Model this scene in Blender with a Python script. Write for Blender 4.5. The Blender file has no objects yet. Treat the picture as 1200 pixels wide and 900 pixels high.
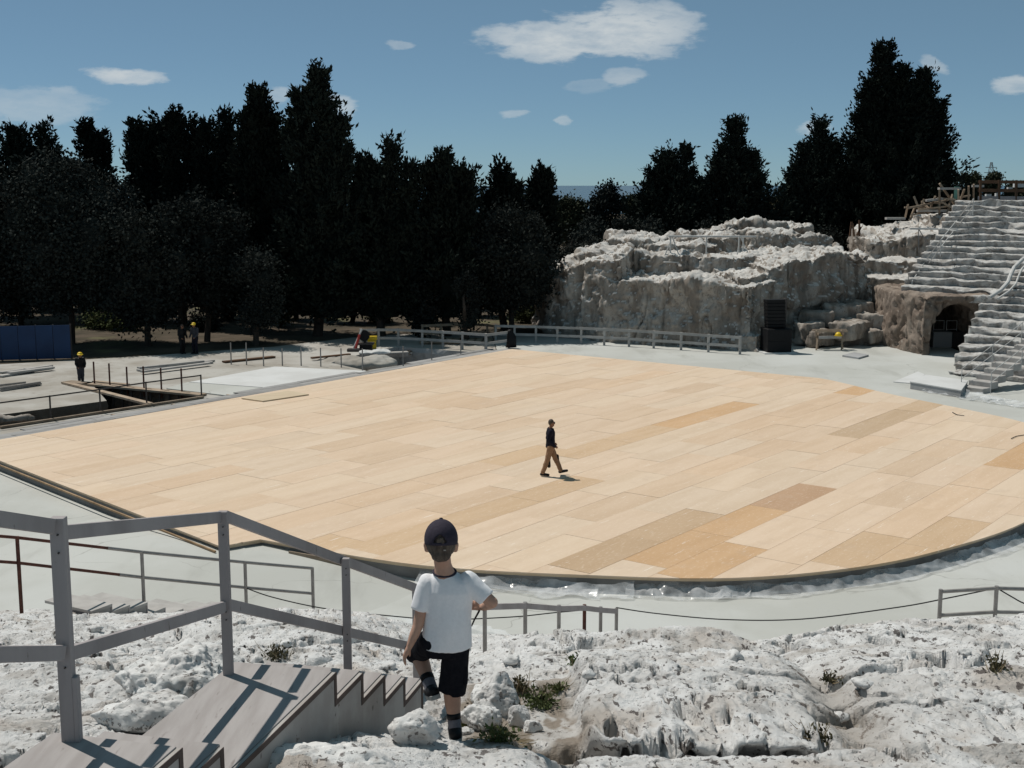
import bpy, bmesh, math, random
import numpy as np
from mathutils import Vector, Matrix, geometry
R = math.radians
random.seed(4); rng = np.random.default_rng(4)
scn = bpy.context.scene
col = scn.collection

# ------------------------------------------------------------------ camera, sky, sun, exposure
F = 1500.0; CZ = 9.35; PIT = math.atan(233 / F)          # focal length (px of a 1200 px frame), eye height, pitch
cam_d = bpy.data.cameras.new('camera'); cam = bpy.data.objects.new('camera', cam_d); col.objects.link(cam)
cam_d.sensor_width = 36; cam_d.lens = F / 1200 * 36; cam_d.clip_start = .1; cam_d.clip_end = 60000
cam.location = (0, 0, CZ); cam.rotation_euler = (math.pi / 2 - PIT, 0, 0)
scn.camera = cam
scn.render.resolution_x = 1024; scn.render.resolution_y = 768
scn.view_settings.view_transform = 'Standard'; scn.view_settings.look = 'None'
scn.view_settings.exposure = 0.0; scn.view_settings.gamma = 1.0

def kslope(y):
    v = y - 450
    return (F * math.sin(PIT) + v * math.cos(PIT)) / (F * math.cos(PIT) - v * math.sin(PIT))
def W(px, py, d):
    """survey: world point seen in a given direction at forward distance d"""
    D = kslope(py) * d
    return Vector(((px - 600) * (d * math.cos(PIT) + D * math.sin(PIT)) / F, d, CZ - D))
def G(px, py, z=0.0):
    """survey: world point on the level plane z"""
    return W(px, py, (CZ - z) / kslope(py))

SUN_EL = R(60); SUN_AZ = math.atan2(-.776, .63)           # azimuth from +Y towards +X
sd = bpy.data.lights.new('sun', 'SUN'); sd.energy = 3.75; sd.angle = R(.53); sd.color = (1, .95, .875)
sun = bpy.data.objects.new('sun', sd); col.objects.link(sun)
sun_dir = Vector((math.sin(SUN_AZ) * math.cos(SUN_EL), math.cos(SUN_AZ) * math.cos(SUN_EL), math.sin(SUN_EL)))
sun.rotation_euler = sun_dir.to_track_quat('Z', 'Y').to_euler(); sun.location = (-40, 30, 80)

def make_world():
    w = bpy.data.worlds.new('World'); scn.world = w; w.use_nodes = True
    nt = w.node_tree; nt.nodes.clear(); N = nt.nodes.new; L = nt.links.new
    def math_(op, a, b=None, clamp=False):
        n = N('ShaderNodeMath'); n.operation = op; n.use_clamp = clamp
        for i, v in enumerate((a, b)):
            if v is None: continue
            if isinstance(v, (int, float)): n.inputs[i].default_value = v
            else: L(v, n.inputs[i])
        return n.outputs[0]
    sky = N('ShaderNodeTexSky'); sky.sky_type = 'NISHITA'; sky.sun_disc = False
    sky.sun_elevation = SUN_EL; sky.sun_rotation = SUN_AZ; sky.altitude = 50
    sky.air_density = .5; sky.dust_density = 0.1; sky.ozone_density = 2.0
    hs = N('ShaderNodeHueSaturation'); hs.inputs['Saturation'].default_value = 1.0; hs.inputs['Value'].default_value = 1.0
    tint = N('ShaderNodeMix'); tint.data_type = 'RGBA'; tint.blend_type = 'MULTIPLY'; tint.inputs['Factor'].default_value = 1.0
    tint.inputs[7].default_value = (.71, .88, 1.04, 1); L(sky.outputs[0], tint.inputs[6]); L(tint.outputs[2], hs.inputs['Color'])
    hz_ = N('ShaderNodeMix'); hz_.data_type = 'RGBA'; hz_.inputs['Factor'].default_value = .29; L(hs.outputs[0], hz_.inputs[6]); hz_.inputs[7].default_value = (4.5, 7.3, 6.9, 1)   # even thin haze
    tc = N('ShaderNodeTexCoord'); sx = N('ShaderNodeSeparateXYZ'); L(tc.outputs['Generated'], sx.inputs[0])
    az = math_('ARCTAN2', sx.outputs[0], sx.outputs[1]); el = math_('ARCSINE', sx.outputs[2])
    def noise(scale, detail, vscale=(1, 1, 1)):
        mp = N('ShaderNodeMapping'); mp.inputs['Scale'].default_value = vscale; L(tc.outputs['Generated'], mp.inputs[0])
        n = N('ShaderNodeTexNoise'); n.inputs['Scale'].default_value = scale; n.inputs['Detail'].default_value = detail
        n.inputs['Roughness'].default_value = .62
        L(mp.outputs[0], n.inputs['Vector']); return n
    n1 = noise(9, 7, (1, 1, 2.6)); n2 = noise(26, 6, (1, 1, 3.2)); sc = N('ShaderNodeSeparateColor'); L(n1.outputs['Color'], sc.inputs[0])
    az2 = math_('ADD', az, math_('MULTIPLY', math_('SUBTRACT', sc.outputs[0], .5), .06))
    el2 = math_('ADD', el, math_('MULTIPLY', math_('SUBTRACT', sc.outputs[1], .5), .022))
    clouds = [(672, 48, 128, 25, .95), (728, 38, 98, 34, .95), (775, 22, 50, 20, .7), (737, 92, 30, 12, .55), (700, 101, 34, 10, .22), (143, 91, 46, 12, .9),
              (30, 128, 90, 26, .4), (75, 111, 20, 7, .4), (467, 53, 22, 6, .4), (604, 138, 20, 6, .45),
              (664, 143, 12, 8, .5), (1192, 97, 30, 13, .8), (1103, 76, 14, 12, .45), (404, 124, 24, 13, .65), (334, 116, 18, 12, .5),
              (955, 148, 20, 9, .5), (1310, 60, 80, 22, .7), (-160, 80, 120, 26, .6),
              (1500, 120, 90, 18, .5), (-420, 40, 140, 30, .7)]
    edge_n = math_('MULTIPLY', math_('SUBTRACT', n2.outputs['Fac'], .5), 2.6)
    tot = None
    for px, py, hw, hh, op in clouds:
        v = W(px, py, 1.0) - Vector((0, 0, CZ)); v.normalize()
        a0 = math.atan2(v.x, v.y); e0 = math.asin(v.z)
        q = math_('ADD', math_('POWER', math_('ABSOLUTE', math_('DIVIDE', math_('SUBTRACT', az2, a0), hw / F)), 2.0),
                  math_('POWER', math_('ABSOLUTE', math_('DIVIDE', math_('SUBTRACT', el2, e0), hh / F)), 2.0))
        q = math_('ADD', q, edge_n)
        m = N('ShaderNodeMapRange'); m.interpolation_type = 'SMOOTHSTEP'
        m.inputs['From Min'].default_value = .95; m.inputs['From Max'].default_value = .25
        m.inputs['To Min'].default_value = 0; m.inputs['To Max'].default_value = op; L(q, m.inputs['Value'])
        tot = m.outputs[0] if tot is None else math_('MAXIMUM', tot, m.outputs[0])
    fib = N('ShaderNodeMapRange'); fib.inputs['From Min'].default_value = .3; fib.inputs['From Max'].default_value = .62
    fib.inputs['To Min'].default_value = .45; fib.inputs['To Max'].default_value = 1.0; L(n2.outputs['Fac'], fib.inputs['Value'])
    tot = math_('MULTIPLY', tot, fib.outputs[0], True)
    mx = N('ShaderNodeMix'); mx.data_type = 'RGBA'; L(tot, mx.inputs['Factor']); L(hz_.outputs[2], mx.inputs[6])
    mx.inputs[7].default_value = (9.6, 10.3, 10.6, 1)
    bg = N('ShaderNodeBackground'); bg.inputs['Strength'].default_value = .06
    L(mx.outputs[2], bg.inputs['Color']); out = N('ShaderNodeOutputWorld'); L(bg.outputs[0], out.inputs['Surface'])
make_world()

# ------------------------------------------------------------------ numpy noise
_G = np.array([[1,1,0],[-1,1,0],[1,-1,0],[-1,-1,0],[1,0,1],[-1,0,1],[1,0,-1],[-1,0,-1],[0,1,1],[0,-1,1],[0,1,-1],[0,-1,-1],[1,1,0],[-1,1,0],[0,-1,1],[0,-1,-1]], float)
def _hash(a, b, c, s):
    with np.errstate(over='ignore'):
        h = (a.astype(np.uint32) * np.uint32(374761393) + b.astype(np.uint32) * np.uint32(668265263)
             + c.astype(np.uint32) * np.uint32(2246822519) + np.uint32(s * 3266489917 & 0xffffffff))
        h = (h ^ (h >> np.uint32(13))) * np.uint32(1274126177)
        h = (h ^ (h >> np.uint32(15))) * np.uint32(2654435761)
    return h ^ (h >> np.uint32(16))
def perlin(P, s=0):
    i = np.floor(P).astype(np.int64); f = P - i; u = f * f * f * (f * (f * 6 - 15) + 10); out = 0
    for dx in (0, 1):
        for dy in (0, 1):
            for dz in (0, 1):
                g = _G[_hash(i[:, 0] + dx, i[:, 1] + dy, i[:, 2] + dz, s) & 15]
                d = g[:, 0] * (f[:, 0] - dx) + g[:, 1] * (f[:, 1] - dy) + g[:, 2] * (f[:, 2] - dz)
                w = (u[:, 0] if dx else 1 - u[:, 0]) * (u[:, 1] if dy else 1 - u[:, 1]) * (u[:, 2] if dz else 1 - u[:, 2])
                out = out + w * d
    return out
def fbm(P, sc, o=4, s=0, gain=.5):
    a = 1.; t = 0
    for k in range(o):
        t = t + a * perlin(P * sc, s + k); sc *= 2.03; a *= gain
    return t
def worley2(x, y, s=0):
    xi = np.floor(x).astype(np.int64); yi = np.floor(y).astype(np.int64)
    f1 = np.full(x.shape, 9.); f2 = np.full(x.shape, 9.); cid = np.zeros(x.shape)
    for dx in (-1, 0, 1):
        for dy in (-1, 0, 1):
            h = _hash(xi + dx, yi + dy, np.zeros_like(xi), s)
            px = xi + dx + (h & np.uint32(1023)) / 1023.; py = yi + dy + ((h >> np.uint32(10)) & np.uint32(1023)) / 1023.
            d = np.hypot(px - x, py - y); c = (h >> np.uint32(20)) / 4095.
            nearer = d < f1
            f2 = np.where(nearer, f1, np.minimum(f2, d)); cid = np.where(nearer, c, cid); f1 = np.where(nearer, d, f1)
    return f1, f2, cid
def sstep(a, b, x):
    t = np.clip((x - a) / (b - a), 0, 1); return t * t * (3 - 2 * t)

# ------------------------------------------------------------------ objects
def wl(o):
    v = Vector((0, 0, 0))
    while o is not None:
        v = v + o.location; o = o.parent
    return v
def tag(o, label=None, cat=None, group=None, kind=None):
    if label: o['label'] = label
    if cat: o['category'] = cat
    if group: o['group'] = group
    if kind: o['kind'] = kind
    return o
def thing(name, label, cat, loc, group=None):
    o = bpy.data.objects.new(name, None); o.empty_display_size = .2; col.objects.link(o); o.location = loc
    return tag(o, label, cat, group)
def raw_mesh(name, V, Fc):
    me = bpy.data.meshes.new(name)
    V = np.asarray(V, float)
    if isinstance(Fc, np.ndarray):
        n, k = Fc.shape
        me.vertices.add(len(V)); me.vertices.foreach_set('co', V.ravel())
        me.loops.add(n * k); me.loops.foreach_set('vertex_index', Fc.ravel().astype(np.int32))
        me.polygons.add(n); me.polygons.foreach_set('loop_start', np.arange(0, n * k, k, dtype=np.int32))
        me.update(calc_edges=True)
    else:
        me.from_pydata([tuple(v) for v in V], [], [tuple(f) for f in Fc]); me.update()
    return me
def obj(name, V, Fc, m, parent=None, smooth=False, bevel=0, origin=None):
    V = np.asarray(V, float)
    if parent is not None: off = np.array(wl(parent)); loc = (0, 0, 0)
    else:
        off = np.array(origin) if origin is not None else np.array([(V[:, 0].min() + V[:, 0].max()) / 2, (V[:, 1].min() + V[:, 1].max()) / 2, V[:, 2].min()])
        loc = tuple(off)
    me = raw_mesh(name, V - off, Fc)
    o = bpy.data.objects.new(name, me); col.objects.link(o); o.location = loc
    if parent is not None: o.parent = parent
    me.materials.append(m)
    if smooth: me.polygons.foreach_set('use_smooth', np.ones(len(me.polygons), bool))
    if bevel:
        b = o.modifiers.new('bevel', 'BEVEL'); b.width = bevel; b.segments = 2; b.limit_method = 'ANGLE'
    return o
def copy_tree(o, loc=None, parent=None):
    c = o.copy(); col.objects.link(c); c.parent = parent
    if loc is not None: c.location = loc
    for ch in list(o.children): copy_tree(ch, None, c)
    return c

class MB:
    def __init__(s): s.v = []; s.f = []
    def add(s, V, Fc):
        b = len(s.v); s.v += [tuple(v) for v in V]; s.f += [tuple(i + b for i in f) for f in Fc]; return s
    def hexa(s, c):
        return s.add(c, [(0, 3, 2, 1), (4, 5, 6, 7), (0, 1, 5, 4), (1, 2, 6, 5), (2, 3, 7, 6), (3, 0, 4, 7)])
    def box(s, c, size, rz=0):
        c = Vector(c); ca, sa = math.cos(rz), math.sin(rz); o = []
        for z in (-.5, .5):
            for x, y in ((-.5, -.5), (.5, -.5), (.5, .5), (-.5, .5)):
                X = x * size[0]; Y = y * size[1]
                o.append((c.x + X * ca - Y * sa, c.y + X * sa + Y * ca, c.z + z * size[2]))
        return s.hexa(o)
    def beam(s, a, b, w, h, up=(0, 0, 1)):
        a = Vector(a); b = Vector(b); d = (b - a).normalized(); r = d.cross(Vector(up))
        if r.length < 1e-4: r = d.cross(Vector((1, 0, 0)))
        r.normalize(); u = r.cross(d)
        o = []
        for p in (a, b):
            for x, y in ((-.5, -.5), (.5, -.5), (.5, .5), (-.5, .5)): o.append(p + r * (x * w) + u * (y * h))
        return s.hexa(o)
    def tube(s, pts, rad, n=8):
        pts = [Vector(p) for p in pts]; V = []; Fc = []; prev = None
        if not isinstance(rad, (list, tuple)): rad = [rad] * len(pts)
        for i, p in enumerate(pts):
            d = (pts[min(i + 1, len(pts) - 1)] - pts[max(i - 1, 0)]).normalized()
            if prev is None:
                r = d.cross(Vector((0, 0, 1)));
                if r.length < 1e-3: r = d.cross(Vector((1, 0, 0)))
            else: r = prev - d * prev.dot(d)
            r.normalize(); prev = r; u = d.cross(r)
            for k in range(n):
                t = 2 * math.pi * k / n; V.append(p + (r * math.cos(t) + u * math.sin(t)) * rad[i])
        for i in range(len(pts) - 1):
            for k in range(n):
                Fc.append((i * n + k, i * n + (k + 1) % n, (i + 1) * n + (k + 1) % n, (i + 1) * n + k))
        Fc.append(tuple(range(n - 1, -1, -1))); b = (len(pts) - 1) * n; Fc.append(tuple(b + k for k in range(n)))
        return s.add(V, Fc)
    def prism(s, poly, z0, z1):
        a = sum(poly[i][0] * poly[(i + 1) % len(poly)][1] - poly[(i + 1) % len(poly)][0] * poly[i][1] for i in range(len(poly)))
        if a < 0: poly = poly[::-1]
        n = len(poly); zt = z1 if isinstance(z1, (list, tuple)) else [z1] * n
        V = [(p[0], p[1], z0) for p in poly] + [(p[0], p[1], zt[i]) for i, p in enumerate(poly)]
        return s.add(V, [tuple(range(n - 1, -1, -1)), tuple(range(n, 2 * n))] + [(i, (i + 1) % n, n + (i + 1) % n, n + i) for i in range(n)])
    def ell(s, c, rx, ry, rz, n=16, m=10, rot=None):
        V = [(0, 0, -1)]; Fc = []
        for j in range(1, m):
            a = -math.pi / 2 + math.pi * j / m
            for i in range(n): V.append((math.cos(a) * math.cos(2 * math.pi * i / n), math.cos(a) * math.sin(2 * math.pi * i / n), math.sin(a)))
        V.append((0, 0, 1)); top = len(V) - 1
        for i in range(n): Fc.append((0, 1 + (i + 1) % n, 1 + i)); Fc.append((top, 1 + (m - 2) * n + i, 1 + (m - 2) * n + (i + 1) % n))
        for j in range(m - 2):
            for i in range(n): Fc.append((1 + j * n + i, 1 + j * n + (i + 1) % n, 1 + (j + 1) * n + (i + 1) % n, 1 + (j + 1) * n + i))
        c = Vector(c); out = []
        for v in V:
            p = Vector((v[0] * rx, v[1] * ry, v[2] * rz))
            if rot is not None: p = rot @ p
            out.append(c + p)
        return s.add(out, Fc)
    def limb(s, pts, rad, n=12):
        """round-ended tapered chain for bodies"""
        for i in range(len(pts) - 1): s.tube([pts[i], pts[i + 1]], [rad[i], rad[i + 1]], n)
        for p, r in zip(pts, rad): s.ell(p, r, r, r, n, 8)
        return s
    def loft(s, rings, n=20):
        """rings: (centre, rx, ry, yaw)"""
        V = []; Fc = []
        for c, rx, ry, yaw in rings:
            for k in range(n):
                t = 2 * math.pi * k / n; x = math.cos(t) * rx; y = math.sin(t) * ry
                V.append((c[0] + x * math.cos(yaw) - y * math.sin(yaw), c[1] + x * math.sin(yaw) + y * math.cos(yaw), c[2]))
        for i in range(len(rings) - 1):
            for k in range(n): Fc.append((i * n + k, i * n + (k + 1) % n, (i + 1) * n + (k + 1) % n, (i + 1) * n + k))
        Fc.append(tuple(range(n - 1, -1, -1))); b = (len(rings) - 1) * n; Fc.append(tuple(b + k for k in range(n)))
        return s.add(V, Fc)
    def build(s, name, m, parent=None, **kw): return obj(name, s.v, s.f, m, parent, **kw)

def remesh(mb, voxel, smooth_it=0, fac=.5):
    """fuse overlapping closed shapes to one continuous skin; returns vertices, faces, normals"""
    me = raw_mesh('tmp', mb.v, mb.f); o = bpy.data.objects.new('tmp', me); col.objects.link(o)
    r = o.modifiers.new('r', 'REMESH'); r.mode = 'VOXEL'; r.voxel_size = voxel
    if smooth_it:
        q = o.modifiers.new('s', 'SMOOTH'); q.iterations = smooth_it; q.factor = fac
    dg = bpy.context.evaluated_depsgraph_get(); ev = o.evaluated_get(dg); m2 = ev.to_mesh()
    V = np.zeros(len(m2.vertices) * 3); m2.vertices.foreach_get('co', V); V = V.reshape(-1, 3)
    Nn = np.zeros(len(m2.vertices) * 3); m2.vertices.foreach_get('normal', Nn); Nn = Nn.reshape(-1, 3)
    n = len(m2.polygons); tot = np.zeros(n, np.int32); m2.polygons.foreach_get('loop_total', tot)
    li = np.zeros(len(m2.loops), np.int32); m2.loops.foreach_get('vertex_index', li)
    if (tot == 4).all(): Fc = li.reshape(-1, 4)
    else:
        st = np.concatenate([[0], np.cumsum(tot)]); Fc = [tuple(li[st[i]:st[i + 1]]) for i in range(n)]
    ev.to_mesh_clear(); bpy.data.objects.remove(o); bpy.data.meshes.remove(me)
    return V, Fc, Nn

# ------------------------------------------------------------------ materials
def mat(name, c1, c2=None, scale=3., detail=6, rough=.85, bump=0., bscale=None, spec=.25, stretch=(1, 1, 1), lo=.35, hi=.68,
        extra=(), metal=0., objcol=False, coord='Object', vary=0.):
    m = bpy.data.materials.new(name); m.use_nodes = True; nt = m.node_tree; N = nt.nodes.new; L = nt.links.new
    b = nt.nodes['Principled BSDF']; b.inputs['Roughness'].default_value = rough; b.inputs['Metallic'].default_value = metal
    b.inputs['Specular IOR Level'].default_value = spec
    tc = N('ShaderNodeTexCoord'); oi = N('ShaderNodeObjectInfo')
    vec = N('ShaderNodeVectorMath'); vec.operation = 'ADD'; L(tc.outputs[coord], vec.inputs[0])
    mu = N('ShaderNodeMath'); mu.operation = 'MULTIPLY'; L(oi.outputs['Random'], mu.inputs[0]); mu.inputs[1].default_value = 37.
    L(mu.outputs[0], vec.inputs[1])
    def noise(sc, dt, st=(1, 1, 1), ro=.6):
        mp = N('ShaderNodeMapping'); mp.inputs['Scale'].default_value = st; L(vec.outputs[0], mp.inputs[0])
        n = N('ShaderNodeTexNoise'); n.inputs['Scale'].default_value = sc; n.inputs['Detail'].default_value = dt; n.inputs['Roughness'].default_value = ro
        L(mp.outputs[0], n.inputs['Vector']); return n.outputs['Fac']
    def ramp(v, a, bb):
        r = N('ShaderNodeMapRange'); r.inputs['From Min'].default_value = a; r.inputs['From Max'].default_value = bb; r.clamp = True
        r.interpolation_type = 'SMOOTHSTEP'; L(v, r.inputs['Value']); return r.outputs[0]
    def mix(f, a, bb, mode='MIX'):
        x = N('ShaderNodeMix'); x.data_type = 'RGBA'; x.blend_type = mode
        if isinstance(f, float): x.inputs['Factor'].default_value = f
        else: L(f, x.inputs['Factor'])
        for k, v in ((6, a), (7, bb)):
            if isinstance(v, tuple): x.inputs[k].default_value = (*v[:3], 1)
            else: L(v, x.inputs[k])
        return x.outputs[2]
    if objcol: base = mix(ramp(noise(scale, detail, stretch), lo, hi), oi.outputs['Color'], mix(1.0, oi.outputs['Color'], c2, 'MULTIPLY'))
    else: base = mix(ramp(noise(scale, detail, stretch), lo, hi), c1, c2 or c1)
    for (sc, st, a, bb, cc, amt) in extra:                    # further stains and painted shade specks: scale, stretch, from, to, colour, amount
        f = ramp(noise(sc, 8, st), a, bb); q = N('ShaderNodeMath'); q.operation = 'MULTIPLY'; L(f, q.inputs[0]); q.inputs[1].default_value = amt
        base = mix(q.outputs[0], base, cc)
    if vary:
        vr = N('ShaderNodeMapRange'); L(oi.outputs['Random'], vr.inputs['Value']); vr.inputs['To Min'].default_value = 1 - vary; vr.inputs['To Max'].default_value = 1 + vary
        hv = N('ShaderNodeHueSaturation'); L(base, hv.inputs['Color']); L(vr.outputs[0], hv.inputs['Value']); base = hv.outputs[0]
    L(base, b.inputs['Base Color'])  # lobe cores added to stop light passing through the crown
    if bump:
        bs = bscale or scale * 4; bm = N('ShaderNodeBump'); bm.inputs['Strength'].default_value = min(1, bump); bm.inputs['Distance'].default_value = bump * .08
        L(noise(bs, 9, stretch, .7), bm.inputs['Height']); L(bm.outputs[0], b.inputs['Normal'])
    m['_b'] = 1
    return m

def crack_lines(m):
    nt = m.node_tree; N = nt.nodes.new; L = nt.links.new; b = nt.nodes['Principled BSDF']; src = b.inputs['Base Color'].links[0].from_socket
    tc = N('ShaderNodeTexCoord'); n = N('ShaderNodeTexNoise'); n.inputs['Scale'].default_value = .5; n.inputs['Detail'].default_value = 5; L(tc.outputs['Object'], n.inputs['Vector'])
    mv = N('ShaderNodeVectorMath'); mv.operation = 'MULTIPLY_ADD'; L(n.outputs['Color'], mv.inputs[0]); mv.inputs[1].default_value = (2.4, 2.4, 0); L(tc.outputs['Object'], mv.inputs[2])
    v = N('ShaderNodeTexVoronoi'); v.feature = 'DISTANCE_TO_EDGE'; v.inputs['Scale'].default_value = .23; L(mv.outputs[0], v.inputs['Vector'])
    r = N('ShaderNodeMapRange'); r.inputs['From Min'].default_value = .0; r.inputs['From Max'].default_value = .006; r.inputs['To Min'].default_value = 1; r.inputs['To Max'].default_value = 0; L(v.outputs['Distance'], r.inputs['Value'])
    n2 = N('ShaderNodeTexNoise'); n2.inputs['Scale'].default_value = .35; L(tc.outputs['Object'], n2.inputs['Vector']); r2 = N('ShaderNodeMapRange'); r2.inputs['From Min'].default_value = .48; r2.inputs['From Max'].default_value = .6; r2.inputs['To Max'].default_value = .55; L(n2.outputs['Fac'], r2.inputs['Value'])
    mu = N('ShaderNodeMath'); mu.operation = 'MULTIPLY'; L(r.outputs[0], mu.inputs[0]); L(r2.outputs[0], mu.inputs[1])
    x = N('ShaderNodeMix'); x.data_type = 'RGBA'; L(mu.outputs[0], x.inputs['Factor']); L(src, x.inputs[6]); x.inputs[7].default_value = (.16, .155, .14, 1); L(x.outputs[2], b.inputs['Base Color']); return m
ORD = ['first', 'second', 'third', 'fourth', 'fifth', 'sixth', 'seventh', 'eighth', 'ninth', 'tenth', 'eleventh', 'twelfth', 'thirteenth', 'fourteenth']
M = {}
M['rock'] = mat('pale_limestone', (.50, .492, .475), (.36, .348, .332), 1.6, 10, .95, .5, 16, .1, lo=.42, hi=.66,
                extra=[(2.2, (1, 1, 1), .50, .64, (.22, .205, .19), .8), (8, (1, 1, 1), .56, .66, (.15, .13, .12), .8), (.8, (1, 1, 1), .55, .7, (.44, .40, .36), .6)])
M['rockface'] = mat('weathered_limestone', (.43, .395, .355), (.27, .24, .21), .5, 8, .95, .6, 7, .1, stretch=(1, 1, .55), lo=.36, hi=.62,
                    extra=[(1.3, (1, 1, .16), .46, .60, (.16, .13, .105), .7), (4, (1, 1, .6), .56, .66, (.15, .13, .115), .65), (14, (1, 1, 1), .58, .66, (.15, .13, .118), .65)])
M['rocktop'] = mat('top_face_limestone', (.56, .545, .52), (.44, .42, .395), .8, 8, .95, .6, 9, .1, lo=.40, hi=.64,
                   extra=[(3, (1, 1, 1), .56, .66, (.28, .26, .24), .7), (12, (1, 1, 1), .59, .66, (.17, .15, .138), .75)])  # paler tone, set on upward rock faces
M['browncliff'] = mat('brown_limestone', (.29, .24, .20), (.18, .142, .115), .7, 8, .95, .6, 7, .1, lo=.36, hi=.62,
                      extra=[(2.2, (1, 1, .5), .52, .66, (.10, .075, .06), .7), (5, (1, 1, 1), .58, .68, (.36, .32, .28), .7)])
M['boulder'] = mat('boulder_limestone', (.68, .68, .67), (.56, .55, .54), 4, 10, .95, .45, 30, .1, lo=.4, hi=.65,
                   extra=[(6, (1, 1, 1), .54, .66, (.40, .38, .36), .7), (15, (1, 1, 1), .60, .64, (.10, .088, .082), .85), (34, (1, 1, 1), .605, .64, (.13, .115, .11), .8)])  # fine dark speckles are painted pit shade, as on the slope
M['pavement'] = crack_lines(mat('pale_screed', (.43, .433, .405), (.475, .48, .455), .22, 8, .8, .05, 6, .2, lo=.4, hi=.6,
                    extra=[(.6, (1, .25, 1), .55, .72, (.36, .36, .333), .75), (.12, (1, 1, 1), .5, .66, (.52, .53, .515), .65), (7, (1, 1, 1), .62, .72, (.37, .37, .345), .5)]))
M['yard'] = mat('dusty_ground', (.43, .415, .385), (.31, .285, .25), .35, 9, .95, .3, 3, .1,
                extra=[(1.6, (1, 1, 1), .55, .7, (.24, .21, .18), .6)])
M['soil'] = mat('forest_floor', (.10, .08, .06), (.055, .048, .035), .5, 9, .95, .5, 4, .1, extra=[(.13, (1, 1, 1), .56, .66, (.15, .15, .075), .7)])
M['earth'] = mat('dug_earth', (.10, .085, .07), (.17, .145, .12), 1.2, 9, .95, .8, 5, .1)
M['board'] = mat('stage_plywood', None, (.93, .91, .88), .8, 8, .65, .04, 20, .15, stretch=(.35, 2.5, 1), objcol=True, lo=.38, hi=.66,
                 extra=[(1.3, (1, 1, 1), .54, .74, (.50, .385, .29), .28), (11, (.6, 1.6, 1), .54, .68, (.76, .655, .53), .30), (3.0, (.3, 6, 1), .665, .69, (.86, .83, .77), .65), (26, (1, 1, 1), .62, .70, (.45, .34, .24), .35)])
M['edge'] = mat('raw_board_edge', (.24, .155, .085), (.40, .27, .16), 1.5, 6, .8)
M['panel'] = mat('loose_panel_wood', (.56, .46, .33), (.50, .4, .28), 2, 6, .75, stretch=(.4, 3, 1))
M['greyplank'] = mat('weathered_planks', (.33, .325, .32), (.24, .232, .225), 1.4, 9, .85, .15, 8, .15, stretch=(.3, 5, 1), vary=.2)
M['greywood'] = mat('grey_painted_timber', (.36, .33, .328), (.285, .258, .255), 3, 8, .75, .12, 30, .2, stretch=(1, 1, .2),
                    extra=[(30, (1, 1, .3), .64, .72, (.09, .075, .07), .7)])
M['greydeck'] = mat('grey_painted_plywood', (.37, .345, .335), (.30, .275, .265), 2.2, 9, .75, .08, 22, .2, stretch=(6, .7, 1),
                    extra=[(9, (3, .5, 1), .60, .72, (.16, .135, .125), .6), (1.5, (1, 1, 1), .56, .7, (.35, .335, .32), .5)])
M['sidepanel'] = mat('stained_plywood_side', (.42, .40, .38), (.33, .305, .285), 3, 9, .8, .06, 22, .2,
                     extra=[(26, (1, 1, .5), .66, .70, (.09, .07, .06), .9)])
M['plyedge'] = mat('dark_plywood_edge', (.085, .062, .055), (.12, .09, .08), 6, 5, .8)
M['fencewood'] = mat('pale_grey_timber', (.42, .405, .385), (.33, .315, .3), 2, 8, .8, .1, 20, .2, vary=.08)
M['rawtimber'] = mat('raw_timber', (.34, .27, .205), (.24, .18, .13), 2, 8, .8, .1, 20, .2, vary=.25)
M['brownboard'] = mat('brown_board', (.15, .085, .05), (.10, .055, .035), 2, 8, .7, .1, 20, .2, vary=.2)
M['steel'] = mat('galvanised_steel', (.30, .285, .27), (.23, .215, .205), 6, 6, .5, .05, 40, .4, metal=.3)
M['whitesteel'] = mat('pale_scaffold_tube', (.56, .555, .54), (.45, .44, .42), 4, 6, .55, 0, None, .4)
M['rust'] = mat('rusty_steel', (.12, .048, .035), (.075, .035, .028), 9, 7, .8, .2, 40, .2)
M['darksteel'] = mat('dark_steel', (.05, .045, .045), (.07, .06, .055), 8, 6, .6)
M['black'] = mat('matt_black', (.004, .004, .005), (.006, .006, .007), 5, 4, .6)
M['grille'] = mat('speaker_grille', (.005, .005, .006), (.009, .009, .010), 40, 2, .7)
M['cable'] = mat('black_cable', (.02, .02, .02), None, 5, 2, .6)
M['whiteboard'] = mat('white_deck_board', (.60, .605, .60), (.53, .53, .52), .5, 7, .7, .03, 8, .2)
M['greyconc'] = mat('grey_concrete', (.36, .365, .37), (.28, .28, .28), .6, 8, .85, .1, 10, .2)
M['fascia'] = mat('grey_fascia', (.20, .198, .195), (.14, .137, .132), .9, 8, .8, .1, 12, .2, stretch=(1, 1, 2))
M['bluepanel'] = mat('blue_hoarding', (.012, .04, .11), (.009, .03, .085), .8, 6, .5)
M['yellow'] = mat('yellow_plastic', (.75, .52, .03), (.68, .46, .03), 6, 3, .4)
M['redplastic'] = mat('red_paint', (.35, .04, .03), None, 6, 3, .5)
M['greencloth'] = mat('green_mesh', (.16, .34, .28), None, 6, 3, .7)
M['skin'] = mat('skin', (.46, .28, .205), (.40, .235, .17), 14, 5, .6, .05, 60, .3)
M['tanskin'] = mat('tanned_skin', (.26, .13, .085), (.22, .11, .07), 14, 5, .6)
M['tee'] = mat('white_cotton', (.80, .80, .82), (.76, .76, .78), 60, 4, .9, .12, 7, .1)
M['navy'] = mat('dark_navy_cotton', (.0075, .0078, .0115), (.012, .012, .016), 40, 4, .9, .25, 14, .1)
M['capcloth'] = mat('dark_plum_cotton', (.034, .029, .042), (.043, .037, .052), 70, 4, .85, .2, 40, .15)
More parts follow.
